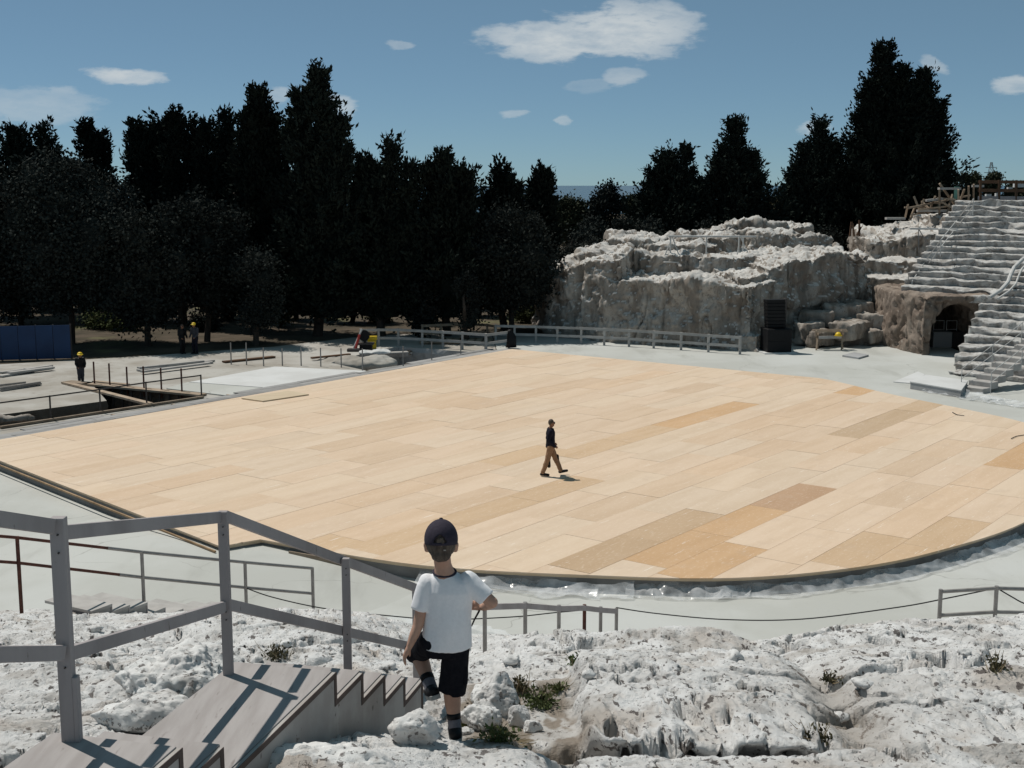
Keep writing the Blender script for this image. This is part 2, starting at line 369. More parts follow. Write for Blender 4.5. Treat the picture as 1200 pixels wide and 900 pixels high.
M['hair'] = mat('brown_hair', (.045, .032, .025), (.10, .078, .06), 50, 5, .55, .4, 60, .3, stretch=(1, 1, .25))
M['hairlight'] = mat('light_brown_hair', (.16, .12, .09), (.09, .065, .05), 60, 5, .55, .4, 60, .3, stretch=(1, 1, .25))  # lighter brown for the tuft in the cap opening
M['sockgrey'] = mat('grey_sock', (.16, .16, .185), (.12, .12, .14), 90, 3, .95)
M['shoe'] = mat('black_shoe', (.010, .010, .012), None, 20, 4, .6)
M['sole'] = mat('grey_rubber_sole', (.27, .28, .275), None, 30, 4, .7)
M['khaki'] = mat('tan_work_cloth', (.30, .185, .115), (.25, .15, .095), 20, 4, .9, .2, 12, .1)
M['jacket'] = mat('dark_jacket', (.012, .012, .020), (.016, .016, .026), 20, 4, .85, .2, 12, .1)
M['workgrey'] = mat('grey_work_cloth', (.05, .05, .06), (.04, .04, .05), 20, 4, .9)
M['bark'] = mat('bark', (.07, .055, .045), (.04, .032, .027), 4, 8, .95, .6, 12, .1, stretch=(1, 1, .2))
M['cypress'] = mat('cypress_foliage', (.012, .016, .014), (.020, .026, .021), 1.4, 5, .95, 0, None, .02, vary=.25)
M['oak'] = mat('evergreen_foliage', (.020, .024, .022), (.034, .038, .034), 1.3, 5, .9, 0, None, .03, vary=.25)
M['olive'] = mat('olive_foliage', (.085, .078, .045), (.062, .058, .034), 1.3, 5, .8, 0, None, .1, vary=.25)
M['pine'] = mat('pine_foliage', (.05, .055, .032), (.036, .042, .026), 1.0, 5, .8, 0, None, .1, vary=.2)
M['bright'] = mat('undergrowth', (.075, .090, .035), (.05, .062, .026), 1.3, 5, .8, 0, None, .1, vary=.3)
M['weed'] = mat('weed_leaves', (.075, .105, .035), (.13, .14, .055), 8, 4, .7, 0, None, .2, vary=.2)
M['straw'] = mat('dry_stalks', (.30, .24, .15), (.22, .17, .1), 9, 4, .9, vary=.2)

def rock_slope_material():
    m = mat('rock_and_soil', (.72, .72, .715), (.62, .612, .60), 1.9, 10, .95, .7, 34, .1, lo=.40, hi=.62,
            extra=[(.9, (1, 1, 1), .52, .66, (.48, .43, .385), .75), (4.5, (1, .6, 1), .56, .66, (.36, .342, .325), .6), (13, (1, .55, 1), .60, .635, (.085, .072, .068), .9), (34, (1, .55, 1), .605, .64, (.12, .105, .10), .85), (7, (1, .5, 1), .63, .66, (.09, .075, .07), .85)])  # near-black speckles paint in the shade of small pits
    nt = m.node_tree; b = nt.nodes['Principled BSDF']; src = b.inputs['Base Color'].links[0].from_socket
    a = nt.nodes.new('ShaderNodeAttribute'); a.attribute_name = 'soil'
    n = nt.nodes.new('ShaderNodeTexNoise'); n.inputs['Scale'].default_value = 25; n.inputs['Detail'].default_value = 6
    tc = nt.nodes.new('ShaderNodeTexCoord'); nt.links.new(tc.outputs['Object'], n.inputs['Vector'])
    cr = nt.nodes.new('ShaderNodeMix'); cr.data_type = 'RGBA'; nt.links.new(n.outputs['Fac'], cr.inputs['Factor'])
    cr.inputs[6].default_value = (.20, .165, .13, 1); cr.inputs[7].default_value = (.37, .325, .28, 1)
    x = nt.nodes.new('ShaderNodeMix'); x.data_type = 'RGBA'
    nt.links.new(a.outputs['Fac'], x.inputs['Factor']); nt.links.new(src, x.inputs[6]); nt.links.new(cr.outputs[2], x.inputs[7]); nt.links.new(x.outputs[2], b.inputs['Base Color'])
    return m
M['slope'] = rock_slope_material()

def plastic_material():
    m = bpy.data.materials.new('clear_plastic_film'); m.use_nodes = True; nt = m.node_tree; N = nt.nodes.new; L = nt.links.new
    b = nt.nodes['Principled BSDF']; b.inputs['Base Color'].default_value = (.78, .80, .82, 1); b.inputs['Roughness'].default_value = .22
    b.inputs['Specular IOR Level'].default_value = .6
    tr = N('ShaderNodeBsdfTransparent'); n = N('ShaderNodeTexNoise'); n.inputs['Scale'].default_value = 2.5; n.inputs['Detail'].default_value = 6
    tc = N('ShaderNodeTexCoord'); L(tc.outputs['Object'], n.inputs['Vector'])
    mr = N('ShaderNodeMapRange'); mr.inputs['From Min'].default_value = .35; mr.inputs['From Max'].default_value = .7; mr.inputs['To Min'].default_value = .16; mr.inputs['To Max'].default_value = .55
    L(n.outputs['Fac'], mr.inputs['Value']); mx = N('ShaderNodeMixShader'); L(mr.outputs[0], mx.inputs[0]); L(tr.outputs[0], mx.inputs[1]); L(b.outputs[0], mx.inputs[2])
    L(mx.outputs[0], nt.nodes['Material Output'].inputs['Surface']); return m
M['plastic'] = plastic_material()

def sea_material():
    m = mat('sea_water', (.015, .045, .07), (.02, .055, .08), .002, 5, .25, .3, .05, .5); return m
M['sea'] = sea_material()

# ------------------------------------------------------------------ setting: ground, pits, pavement, yard, sea
def flat(name, poly, holes, z, m):
    pts = [Vector(p[:2]) for p in poly]; loops = [list(range(len(poly)))]
    for h in holes:
        b = len(pts); pts += [Vector(p[:2]) for p in h]; loops.append(list(range(b, b + len(h))))
    edges = [(l[i], l[(i + 1) % len(l)]) for l in loops for i in range(len(l))]
    vs, es, fs, *_ = geometry.delaunay_2d_cdt(pts, edges, [], 1, 1e-6)
    def inside(q, P):
        c = False
        for i in range(len(P)):
            a, b = P[i], P[i - 1]
            if (a[1] > q[1]) != (b[1] > q[1]) and q[0] < (b[0] - a[0]) * (q[1] - a[1]) / (b[1] - a[1]) + a[0]: c = not c
        return c
    out = []
    for f in fs:
        q = sum((vs[i] for i in f), Vector((0, 0))) / len(f)
        if any(inside(q, h) for h in holes) or not inside(q, poly): continue
        a = sum(vs[f[i]].x * vs[f[(i + 1) % len(f)]].y - vs[f[(i + 1) % len(f)]].x * vs[f[i]].y for i in range(len(f)))
        out.append(tuple(f) if a > 0 else tuple(reversed(f)))
    o = obj(name, [(v.x, v.y, z) for v in vs], out, m, origin=(0, 0, 0)); tag(o, kind='structure'); return o
def g2(px, py): p = G(px, py); return (p.x, p.y)
pit1 = [g2(108, 450.5), g2(238, 463.8), g2(0, 500), g2(-40, 506), g2(-40, 489), g2(0, 486), g2(125, 469.5)]
pit2 = [g2(428, 434), g2(569, 413.5), g2(467, 406.5), g2(440, 410), g2(388, 425)]
flat('ground', [(-400, -60), (400, -60), (400, 420), (-400, 420)], [pit1, pit2], -.012, M['soil'])
pave = [(-45, 6), (36, 6), (36, 62), (25.5, 72), (26, 84), (18, 82), (13, 75), (3, 81), (-1.2, 80), (-.7, 69.2), (-18.9, 43.8), (-45, 8)]
flat('orchestra_floor', pave, [], -.004, M['pavement'])
yardp = [(-45, 8.2), (-18.95, 43.9), (-.75, 69.3), (-1.25, 80), (-3, 82), (-9, 80), (-14, 74.5), (-20, 70.5), (-27, 67), (-36, 64), (-60, 60), (-60, 8)]
flat('work_yard', yardp, [pit1, pit2], -.004, M['yard'])
def pavement_rise():
    n = 60; gx = np.linspace(-16, 0, n); gy = np.linspace(24, 40, n); X, Y = np.meshgrid(gx, gy); X = X.ravel(); Y = Y.ravel()
    d_ = np.hypot((X + 7.6), (Y - 31.2)); z = .27 * (1 - sstep(.5, 6.5, d_)) - .012
    i = (np.arange(n - 1)[:, None] * n + np.arange(n - 1)[None]).ravel(); o = obj('orchestra_floor_rise', np.stack([X, Y, z], 1), np.stack([i, i + 1, i + n + 1, i + n], 1), M['pavement'], smooth=True, origin=(0, 0, 0)); tag(o, kind='structure')
pavement_rise()
flat('sea', [(-30000, 300), (30000, 300), (30000, 45000), (-30000, 45000)], [], -9, M['sea'])
def pit(name, poly, depth, wall_m, floor_m):
    mb = MB(); n = len(poly); a = sum(poly[i][0] * poly[(i + 1) % n][1] - poly[(i + 1) % n][0] * poly[i][1] for i in range(n))
    if a < 0: poly = poly[::-1]
    V = []; Fc = []; rows = 6
    ring = []
    for i in range(n):
        p, q = poly[i], poly[(i + 1) % n]; m_ = max(1, int(math.dist(p, q) / .3))
        ring += [(p[0] + (q[0] - p[0]) * t / m_, p[1] + (q[1] - p[1]) * t / m_) for t in range(m_)]
    N_ = len(ring)
    for j in range(rows + 1):
        for p in ring: V.append((p[0], p[1], -.006 - depth * j / rows))
    V = np.array(V); d = fbm(V, 1.2, 4, 7) * .22; cx, cy = np.mean(ring, 0)
    amp = np.repeat(np.arange(rows + 1) > 0, N_) * 1.
    V[:, 0] += d * amp; V[:, 1] += d * amp * .7
    for j in range(rows):
        for i in range(N_): Fc.append((j * N_ + i, (j + 1) * N_ + i, (j + 1) * N_ + (i + 1) % N_, j * N_ + (i + 1) % N_))
    Fc.append(tuple(rows * N_ + i for i in range(N_)))
    o = obj(name, V, Fc, wall_m, origin=(0, 0, 0)); tag(o, kind='structure'); return o
pit('trench_walls', pit1, 1.5, M['earth'], M['earth'])
pit('stair_pit_walls', pit2, 1.5, M['greyconc'], M['earth'])

# ------------------------------------------------------------------ rock slope in front (worn seats of the theatre)
ALPHA = R(14); e_st = Vector((math.sin(ALPHA), math.cos(ALPHA), 0)); n_st = Vector((math.cos(ALPHA), -math.sin(ALPHA), 0))
ST0 = Vector((-.88, 6.10, 0)); STW = .55                       # right far corner of the landing, stair width
levels = [(-3.6, -3.3, 7.53), (-3.3, -2.97, 7.385), (-2.97, -1.55, 7.24), (-1.55, -1.22, 7.095), (-1.22, 0, 6.95),
          (0, .37, 6.805), (.37, .71, 6.66), (.71, 1.05, 6.515), (1.05, 1.38, 6.37)]
def slope_height(X, Y, detail=True):
    t = X / (Y + .3)
    pr = np.array([(-2, 7.9), (0, 7.75), (2.5, 7.35), (4, 7.0), (5.2, 6.72), (6.05, 6.55), (6.5, 6.40), (6.75, 6.24), (7.2, 6.08), (8, 5.93), (10, 5.42), (12, 4.85), (13.6, 4.38), (15, 3.6), (20, 1.85), (25, .25), (27, -.4), (30, -.8)])
    pl = np.array([(-2, 7.9), (0, 7.7), (2.5, 7.3), (4, 7.05), (5.5, 6.78), (6.5, 6.46), (8, 6.03), (10, 5.42), (13, 4.52), (16, 3.62), (18, 3.05), (20, 2.38), (22.5, 1.58), (24.5, .80), (26, .1), (27.2, -.4), (30, -.8)])
    zr = np.interp(Y, pr[:, 0], pr[:, 1]); zl = np.interp(Y, pl[:, 0], pl[:, 1])
    w = sstep(-.15, -.03, t); z = zl * (1 - w) + zr * w
    z = z + .35 * sstep(.18, .34, t) * sstep(11, 15, Y) * (1 - sstep(24, 26, Y)) - .12 * np.exp(-((t - .2) / .035) ** 2) * sstep(9, 12, Y)
    z = z - .30 * np.exp(-((t + .045) / .05) ** 2) * sstep(9.5, 12, Y) * (1 - sstep(20, 24, Y))
    soil = np.zeros_like(X)
    P = np.stack([X, Y, np.zeros_like(X)], 1)
    wx = X + .35 * fbm(P, .55, 3, 11); wy = Y + .35 * fbm(P + 31, .55, 3, 12)
    fade = 1 - sstep(24, 27, Y)
    # worn seat ledges
    per = 1.55; ph = (wy + .12 * X) / per; fr = ph - np.floor(ph); led = (fr - sstep(.60, .92, fr)) * .36
    lm = .35 + .65 * sstep(-.1, .25, fbm(P + 9, .3, 2, 15))
    z = z + led * .6 * lm * sstep(7.2, 8.2, Y) * fade
    # blocks and cracks
    f1, f2, cid = worley2(wx / 1.9, wy / 1.25, 3)
    crack = 1 - sstep(0, .045, f2 - f1); cm = sstep(-.12, .12, fbm(P + 70, .5, 2, 16))
    z = z + ((cid - .5) * .10 - crack * .12 * cm) * fade
    # near ledge, hollow where the boy walks, slab front
    near = sstep(4.9, 5.5, Y) * (1 - sstep(6.08, 6.26, wy * .35 + Y * .65)) * sstep(-.95, -.6, X)
    z = z + near * (.01 - .10 * sstep(.0, .3, X))
    hol = sstep(6.12, 6.34, Y) * (1 - sstep(6.75, 6.95, wy * .3 + Y * .7)) * sstep(-.02, .14, X)
    z = z - hol * .15 * (1 - .3 * sstep(.5, .8, X))
    path = sstep(-.38, -.15, X + .04 * (Y - 6)) * (1 - sstep(.28, .42, X - .03 * (Y - 6))) * sstep(6.1, 6.4, Y) * (1 - sstep(8.2, 9.6, Y))
    slab = sstep(.34, .44, X - .03 * (Y - 6)) * sstep(6.72, 6.95, wy * .3 + Y * .7) * (1 - sstep(9, 12, Y))
    slab = slab * (1 - .8 * np.exp(-((X - 2.0 - .12 * (Y - 7)) / .17) ** 2))
    z = z + slab * .18
    path2 = np.exp(-((X - 2.0 - .12 * (Y - 7)) / .26) ** 2) * sstep(6.3, 6.8, Y) * (1 - sstep(8.5, 10, Y))
    rough = 1 - .8 * path - .55 * path2 - .35 * near
    A2 = np.array([1, .55, 1])
    n1 = fbm(P, .7, 3, 21); n2 = fbm(P * A2, 3.1, 4, 22, .6); n3 = fbm(P * A2, 10., 3, 23, .65); n5 = fbm(P * A2, 30., 2, 24)
    z = z + (n1 * .075 + n2 * .032 - np.abs(n3) * .017 + n5 * .005 + .005) * rough * fade
    Pr = np.stack([X * .94 + Y * .34, -X * .34 + Y * .94, np.zeros_like(X)], 1)
    area_ = sstep(-.15, .25, fbm(P + 13, .8, 2, 37))
    q = perlin(Pr * np.array([4.2, 2.0, 1]), 31) + .45 * perlin(Pr * np.array([13., 8., 1]), 32); z = z - sstep(.36, .40, q) * .20 * rough * fade * (.15 + .85 * area_)
    q2 = perlin(Pr * np.array([12., 6.5, 1]), 33) + .5 * perlin(Pr * np.array([31., 18., 1]), 34); z = z - sstep(.38, .42, q2) * .075 * rough * fade * (.1 + .9 * area_)
    q4 = perlin(Pr * np.array([26., 15., 1]), 38); z = z - sstep(.36, .42, q4) * .016 * rough * fade
    q3 = perlin(Pr * np.array([1.5, 1.0, 1]), 35) + .40 * perlin(P * 5., 36); z = z - sstep(.40, .45, q3) * .20 * rough * fade * sstep(6.9, 8, Y)
    soil = np.clip(path * sstep(-.5, .2, .4 - n2 * 2) + .6 * path2 + .35 * sstep(.30, .42, fbm(P + 50, .6, 4, 41)) + hol * .7 * (X < .25), 0, 1)
    # bed of the wooden stair
    s = (X - ST0.x) * e_st.x + (Y - ST0.y) * e_st.y; r = (X - ST0.x) * n_st.x + (Y - ST0.y) * n_st.y
    lim = np.interp(s, [-3.6, -1.55, -1.22, 0, .05, 1.38, 1.5], [7.05, 6.82, 6.70, 6.62, 6.52, 6.02, 6.02])
    ins = sstep(-STW - .14, -STW - .04, r) * (1 - sstep(.02, .10, r)) * (s > -3.8) * (1 - sstep(1.4, 1.6, s))
    z = np.where(ins > 0, z * (1 - ins) + np.minimum(z, lim) * ins, z)
    fr_ = wy * .3 + Y * .7; lip = sstep(6.78, 6.92, fr_) * (1 - sstep(6.92, 7.30, fr_)) * sstep(.36, .48, X - .03 * (Y - 6)) * (1 - .8 * np.exp(-((X - 2.0) / .2) ** 2))
    return z, soil, lip
def build_slope():
    d = np.concatenate([np.linspace(-2, 1.5, 14)[:-1], np.geomspace(1.5, 5.3, 90)[:-1], np.geomspace(5.3, 15, 520)[:-1], np.geomspace(15, 29, 150)]); nc = 860
    tt = np.linspace(-.50, .56, nc)
    Yg, Tg = np.meshgrid(d, tt, indexing='ij'); Xg = Tg * (Yg + 3.2)
    Z, soil, lip = slope_height(Xg.ravel(), Yg.ravel())
    V = np.stack([Xg.ravel(), Yg.ravel(), Z], 1)
    P = V.copy(); V[:, 1] -= lip * (.36 + .10 * fbm(P, 2.2, 3, 53))
    V[:, 1] += fbm(P, 4., 3, 51) * .03 * np.clip(Yg.ravel() / 7, .3, 1.5); V[:, 0] += fbm(P + 17, 4., 3, 52) * .05
    i = np.arange(len(d) - 1)[:, None] * nc + np.arange(nc - 1)[None]; i = i.ravel()
    Fc = np.stack([i, i + 1, i + nc + 1, i + nc], 1)
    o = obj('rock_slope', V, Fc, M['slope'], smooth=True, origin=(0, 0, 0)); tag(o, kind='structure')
    at = o.data.attributes.new('soil', 'FLOAT', 'POINT'); at.data.foreach_set('value', soil.astype(np.float32))
    return o
build_slope()
def hit(px, py):
    """survey: where the line of sight meets the rock slope"""
    d = np.arange(4.5, 29, .03); pts = np.array([W(px, py, float(t)) for t in d]); h = slope_height(pts[:, 0], pts[:, 1])[0]
    i = np.nonzero(pts[:, 2] <= h)[0]; i = i[0] if len(i) else len(d) - 1
    return Vector((pts[i, 0], pts[i, 1], h[i]))
def hz(x, y): return float(slope_height(np.array([x, x]), np.array([y, y]))[0][0])

# ------------------------------------------------------------------ stage
u_b = Vector((math.cos(R(53)), math.sin(R(53)))); v_b = Vector((-u_b.y, u_b.x)); STAGE_Z = .40
ctl = [(-6.44, 31.74), (-2.24, 29.51), (1.98, 28.69), (5.12, 28.5), (8.09, 29.3), (10.58, 30.73), (13.76, 33.42), (17.4, 38.2), (19.5, 43.2), (19.55, 48.07), (16.6, 54.4), (14.9, 58.6)]
def catmull(P, n=8):
    P = [Vector(p) for p in P]; o = []
    for i in range(len(P) - 1):
        a, b, c, d = P[max(i - 1, 0)], P[i], P[i + 1], P[min(i + 2, len(P) - 1)]
        for k in range(n):
            t = k / n; o.append(.5 * ((2 * b) + (c - a) * t + (2 * a - 5 * b + 4 * c - d) * t * t + (3 * b - a - 3 * c + d) * t ** 3))
    o.append(P[-1]); return o
arc = catmull(ctl)
outline = [Vector((-19.08, 43.58)), Vector((-7.32, 31.11))] + arc + [Vector((14.43, 59.45)), Vector((0, 70.22))]
def clip(subject, rect):
    out = subject
    for i in range(4):
        a, b = rect[i], rect[(i + 1) % 4]; n = (b - a); inp = out; out = []
        if not inp: return []
        for j in range(len(inp)):
            p, q = inp[j - 1], inp[j]
            sp = n.x * (p.y - a.y) - n.y * (p.x - a.x); sq = n.x * (q.y - a.y) - n.y * (q.x - a.x)
            if (sp >= 0) != (sq >= 0): out.append(p + (q - p) * (sp / (sp - sq)))
            if sq >= 0: out.append(q)
    return out
def area(p): return abs(sum(p[i - 1].x * p[i].y - p[i].x * p[i - 1].y for i in range(len(p)))) / 2 if len(p) > 2 else 0
stage = thing('stage', 'wide round-fronted stage floor of pale plywood boards on the orchestra', 'stage', (3, 46, 0))
BW, BL, GAP = 1.22, 3.35, .007
tones = []
def tone(px, py, c, r=1.0): p = G(px, py, STAGE_Z); tones.append((Vector((p.x, p.y)), c, r))
ORA, BRN, TAN, PALE = (.56, .37, .215), (.49, .325, .21), (.58, .42, .275), (.655, .52, .39)
def tone_line(p0, p1, c, n=40):
    for k in range(n + 1): tone(p0[0] + (p1[0] - p0[0]) * k / n, p0[1] + (p1[1] - p0[1]) * k / n, c)
SOFT = (.625, .47, .335)
tone_line((300, 614), (600, 543), SOFT); tone_line((610, 541), (790, 493), TAN); tone_line((800, 490), (870, 474), ORA)
tone_line((420, 636), (640, 585), TAN); tone_line((470, 610), (560, 590), SOFT)
tone_line((690, 662), (745, 642), BRN); tone_line((770, 636), (850, 606), (.50, .36, .235)); tone_line((860, 600), (945, 568), BRN)
tone_line((830, 632), (880, 614), ORA); tone_line((800, 668), (840, 671), ORA)
tone_line((1005, 497), (1090, 478), (.52, .385, .26)); tone_line((1000, 508), (1040, 498), (.53, .395, .27))
tone_line((960, 466), (985, 458), ORA); tone_line((1180, 530), (1210, 524), ORA); tone_line((1020, 652), (1075, 636), TAN)
tone_line((190, 574), (260, 558), SOFT); tone_line((1000, 530), (1040, 520), SOFT); tone_line((820, 545), (925, 520), SOFT); tone_line((880, 498), (990, 470), SOFT); tone_line((1050, 610), (1180, 560), SOFT); tone_line((560, 470), (760, 438), SOFT)
mnv = min(p.dot(v_b) for p in outline); mxv = max(p.dot(v_b) for p in outline); mnu = min(p.dot(u_b) for p in outline); mxu = max(p.dot(u_b) for p in outline)
full_mesh = None; nb = 0
j = 0; v0 = mnv - .4
rb = random.Random(12)
while v0 < mxv:
    u0 = mnu - rb.random() * BL
    while u0 < mxu:
        rect = [u_b * (u0 + GAP / 2) + v_b * (v0 + GAP / 2), u_b * (u0 + BL - GAP / 2) + v_b * (v0 + GAP / 2), u_b * (u0 + BL - GAP / 2) + v_b * (v0 + BW - GAP / 2), u_b * (u0 + GAP / 2) + v_b * (v0 + BW - GAP / 2)]
        poly = clip(outline, rect); A = area(poly)
        if A > .02:
            c = u_b * (u0 + BL / 2) + v_b * (v0 + BW / 2); zt = STAGE_Z + rb.uniform(-.003, .003)
            full = A > (BW - GAP) * (BL - GAP) * .999
            if full and full_mesh is not None: me = full_mesh
            else:
                src = rect if full else poly
                mb = MB().prism([((p - c).dot(u_b), (p - c).dot(v_b)) for p in src], -.03, 0); me = raw_mesh('board', mb.v, mb.f); me.materials.append(M['board'])
                if full: full_mesh = me
            o = bpy.data.objects.new('board', me); col.objects.link(o); o.parent = stage; nb += 1
            o.location = Vector((c.x, c.y, zt)) - stage.location; o.rotation_euler = (0, 0, math.atan2(u_b.y, u_b.x))
            k = rb.random(); base = [Vector(PALE), Vector((.66, .515, .385)), Vector((.645, .50, .37)), Vector((.65, .52, .395))][int(k * 4)] * rb.uniform(.97, 1.02)
            if rb.random() < .14: base = Vector((.615, .47, .34)) * rb.uniform(.97, 1.03)
            for q, cc, r_ in tones:
                dd = q - c
                if abs(dd.dot(u_b)) < BL / 2 and abs(dd.dot(v_b)) < BW / 2: base = Vector(cc) * rb.uniform(.96, 1.05)
            o.color = (*base, 1)
        u0 += BL
    v0 += BW
print('stage boards', nb)
def shrink(P, d):
    c = Vector((2, 47)); return [c + (p - c) * (1 - d / (p - c).length) for p in P]
MB().prism([tuple(p) for p in shrink(outline, .07)], .30, STAGE_Z - .034).build('subfloor', M['panel'], stage)
ins = shrink(outline, .10); m_ = MB()
fr_i = [i for i in range(len(outline) - 2)]
for i in fr_i:
    a, b = ins[i], ins[i + 1]; d = b - a; L_ = d.length; n = max(1, round(L_ / 2.4))
    for k in range(n):
        p = a + d * (k / n); q = a + d * ((k + 1) / n); nn = Vector((-d.y, d.x)).normalized()
        MB().hexa([(p.x, p.y, 0), (q.x, q.y, 0), (q.x + nn.x * .03, q.y + nn.y * .03, 0), (p.x + nn.x * .03, p.y + nn.y * .03, 0)] +
                  [(p.x, p.y, .298), (q.x, q.y, .298), (q.x + nn.x * .03, q.y + nn.y * .03, .298), (p.x + nn.x * .03, p.y + nn.y * .03, .298)]).build('fascia_panel', M['fascia'], stage)
# thin second edge board along the straight left side
a, b = Vector((-19.0, 43.35)), Vector((-7.4, 30.95)); d = (b - a).normalized()
for k in range(5):
    p = a + (b - a) * (k / 5) ; q = a + (b - a) * ((k + 1) / 5) - d * .02
    MB().beam((p.x, p.y, .30), (q.x, q.y, .30), .05, .045).build('edge_board', M['edge'], stage)
# raw board at the corner under the lip
MB().beam((-5.6, 31.12, .2), (-3.9, 30.2, .2), .04, .14).build('corner_board', M['rawtimber'], stage)

# grey plank walkway along the back-left of the stage
wk = thing('plank_walkway', 'long walkway of weathered grey planks beside the back edge of the stage', 'walkway', (-10, 57, 0))
bl0 = Vector((0.6, 71.2)); bl1 = Vector((-21.5, 40.3)); wd = (bl1 - bl0).normalized(); wn = Vector((wd.y, -wd.x))
if wn.x > 0: wn = -wn
for r_ in range(6):
    s0 = -random.uniform(0, 2.5)
    while s0 < (bl1 - bl0).length:
        ln = random.choice([3.6, 4.0, 4.4]); a = bl0 + wd * max(s0, 0) + wn * (.22 + r_ * .40); b = bl0 + wd * (min(s0 + ln, (bl1 - bl0).length) - .02) + wn * (.22 + r_ * .40)
        if (b - a).length > .3 and not (r_ == 5 and random.random() < .3):
            zz = .10 + (.10 if r_ < 3 else 0) + random.uniform(-.012, .012)
            MB().beam((a.x, a.y, zz), (b.x, b.y, zz), .385, .04).build('plank', M['greyplank'], wk)
        s0 += ln
for k in range(12):
    a = bl0 + wd * (1.0 + k * 3.1) + wn * .05; b = bl0 + wd * (1.0 + k * 3.1) + wn * 2.45
    MB().beam((a.x, a.y, .038), (b.x, b.y, .038), .12, .076).build('joist', M['rawtimber'], wk)
p = [G(283, 467, .43), G(308, 470.5, .43), G(362, 462.5, .43), G(338, 458.5, .43)]
tag(MB().prism([(q.x, q.y) for q in p], .405, .455).build('plywood_sheet', M['panel']), 'loose plywood panel lying across the stage edge by the grey walkway', 'panel')
for nm, pts, lab in (('white_deck', [(222, 447.5), (331, 455.5), (440, 435), (322, 429.5)], 'bright white deck sheet laid beside the plank walkway'),
                     ('cream_deck', [(195, 455), (268, 463.5), (328, 455.8), (220, 447.8)], 'cream dusty deck sheet between trench and white deck')):
    q = [G(*p, .05) for p in pts]
    tag(MB().prism([(v.x, v.y) for v in q], .002, .05).build(nm, M['whiteboard'] if nm[0] == 'w' else M['pavement']), lab, 'deck')


# ------------------------------------------------------------------ right-hand rocks, cave and seat rows
def rock_mass(name, mb, voxel, m, label, cat='rock', amp=(.30, .12, .05), seed=0, streak=0.):
    V, Fc, Nn = remesh(mb, voxel, 2)
    d = fbm(V, .33, 3, seed) * amp[0] + fbm(V, 1.1, 4, seed + 5, .6) * amp[1] - np.abs(fbm(V, 2.4, 3, seed + 9, .65)) * amp[2] * 2.6
    q = perlin(V * np.array([1.5, 1.5, 2.4]), seed + 12) + .4 * perlin(V * 4., seed + 13); d = d - sstep(.34, .42, q) * .16
    fis = np.abs(fbm(V * np.array([1, 1, .14]), .42, 3, seed + 21)); d = d - (1 - sstep(.0, .035, fis)) * .28 * (np.abs(Nn[:, 2]) < .6)
    if streak: d = d + np.abs(fbm(V * np.array([1, 1, .18]), .9, 3, seed + 15)) * streak
    V = V + Nn * d[:, None]
    o = obj(name, V, Fc, m, smooth=True)
    if m is M['rockface']:                                    # paler material on upward faces, base material stays on the walls
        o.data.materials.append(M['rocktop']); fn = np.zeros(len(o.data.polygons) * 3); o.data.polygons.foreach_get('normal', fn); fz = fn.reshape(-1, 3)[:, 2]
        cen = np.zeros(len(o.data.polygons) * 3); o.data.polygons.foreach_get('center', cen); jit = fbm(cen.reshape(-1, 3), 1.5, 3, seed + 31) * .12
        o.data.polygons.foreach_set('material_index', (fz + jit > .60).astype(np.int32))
    return tag(o, label, cat)
mb = MB()
mb.prism([(2.3, 79.6), (6.5, 76.2), (13.6, 72.6), (15.6, 75.6), (22.6, 80.4), (21, 93), (5, 95), (1.6, 86)], -.6, 3.75)
mb.prism([(2.5, 80.0), (4.4, 77.9), (6.5, 76.5), (7.2, 80), (6.5, 92), (2.2, 88)], 2, [3.9, 4.8, 5.0, 5.1, 5.2, 4.3])
mb.prism([(4.2, 80.2), (6.3, 78.2), (7.2, 79), (8, 86), (5, 88)], 3, 5.25)
mb.prism([(15.2, 76.0), (16.4, 75.9), (21.5, 79.6), (22.4, 80.8), (22, 90), (14.5, 90)], 2, [4.4, 4.9, 5.35, 5.0, 5.3, 5.0])
mb.prism([(13.2, 74.0), (15.4, 76), (15.4, 84), (12.6, 84)], 3, 4.1)
mb.prism([(7, 83), (14, 81), (20, 83), (21, 94), (5, 96)], 3, 4.9)
mb.prism([(9, 84), (13.5, 84), (14.2, 90), (8, 91)], 4, 5.55)
mb.prism([(6.6, 86), (9, 84.5), (12, 92), (7, 94)], 4, 5.7)
rr = random.Random(3)
for k in range(16):
    x = rr.uniform(10, 21); y = rr.uniform(86, 92); s = rr.uniform(.9, 2.0); zt = np.interp(x, [8, 12, 17, 21], [5.6, 6.2, 6.6, 6.3]) - (92 - y) * .06
    mb.prism([(x - s * .9, y - s * .5), (x + s * .2, y - s * .75), (x + s * .95, y - s * .2), (x + s * .6, y + s * .7), (x - s * .7, y + s * .6)], 4, zt + rr.uniform(-.25, .2))
mb.prism([(10.6, 74.0), (13.9, 72.1), (14.5, 73.3), (11.0, 75.6)], -.5, .95)
mb.prism([(21.4, 79.4), (23.0, 80.4), (23.2, 84), (21, 84)], -.5, [3.6, 2.6, 3, 4])
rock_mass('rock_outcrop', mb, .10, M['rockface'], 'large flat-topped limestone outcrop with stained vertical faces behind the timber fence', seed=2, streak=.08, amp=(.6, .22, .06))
# niche frame cut on the recessed wall
p = W(985, 352, 79.0)
nk = MB(); nk.box((p.x, p.y, p.z), (.75, .5, 1.75), R(36))
tag(nk.build('wall_niche', M['browncliff'], bevel=.06), 'small upright stone niche block on the recessed outcrop wall', 'niche')

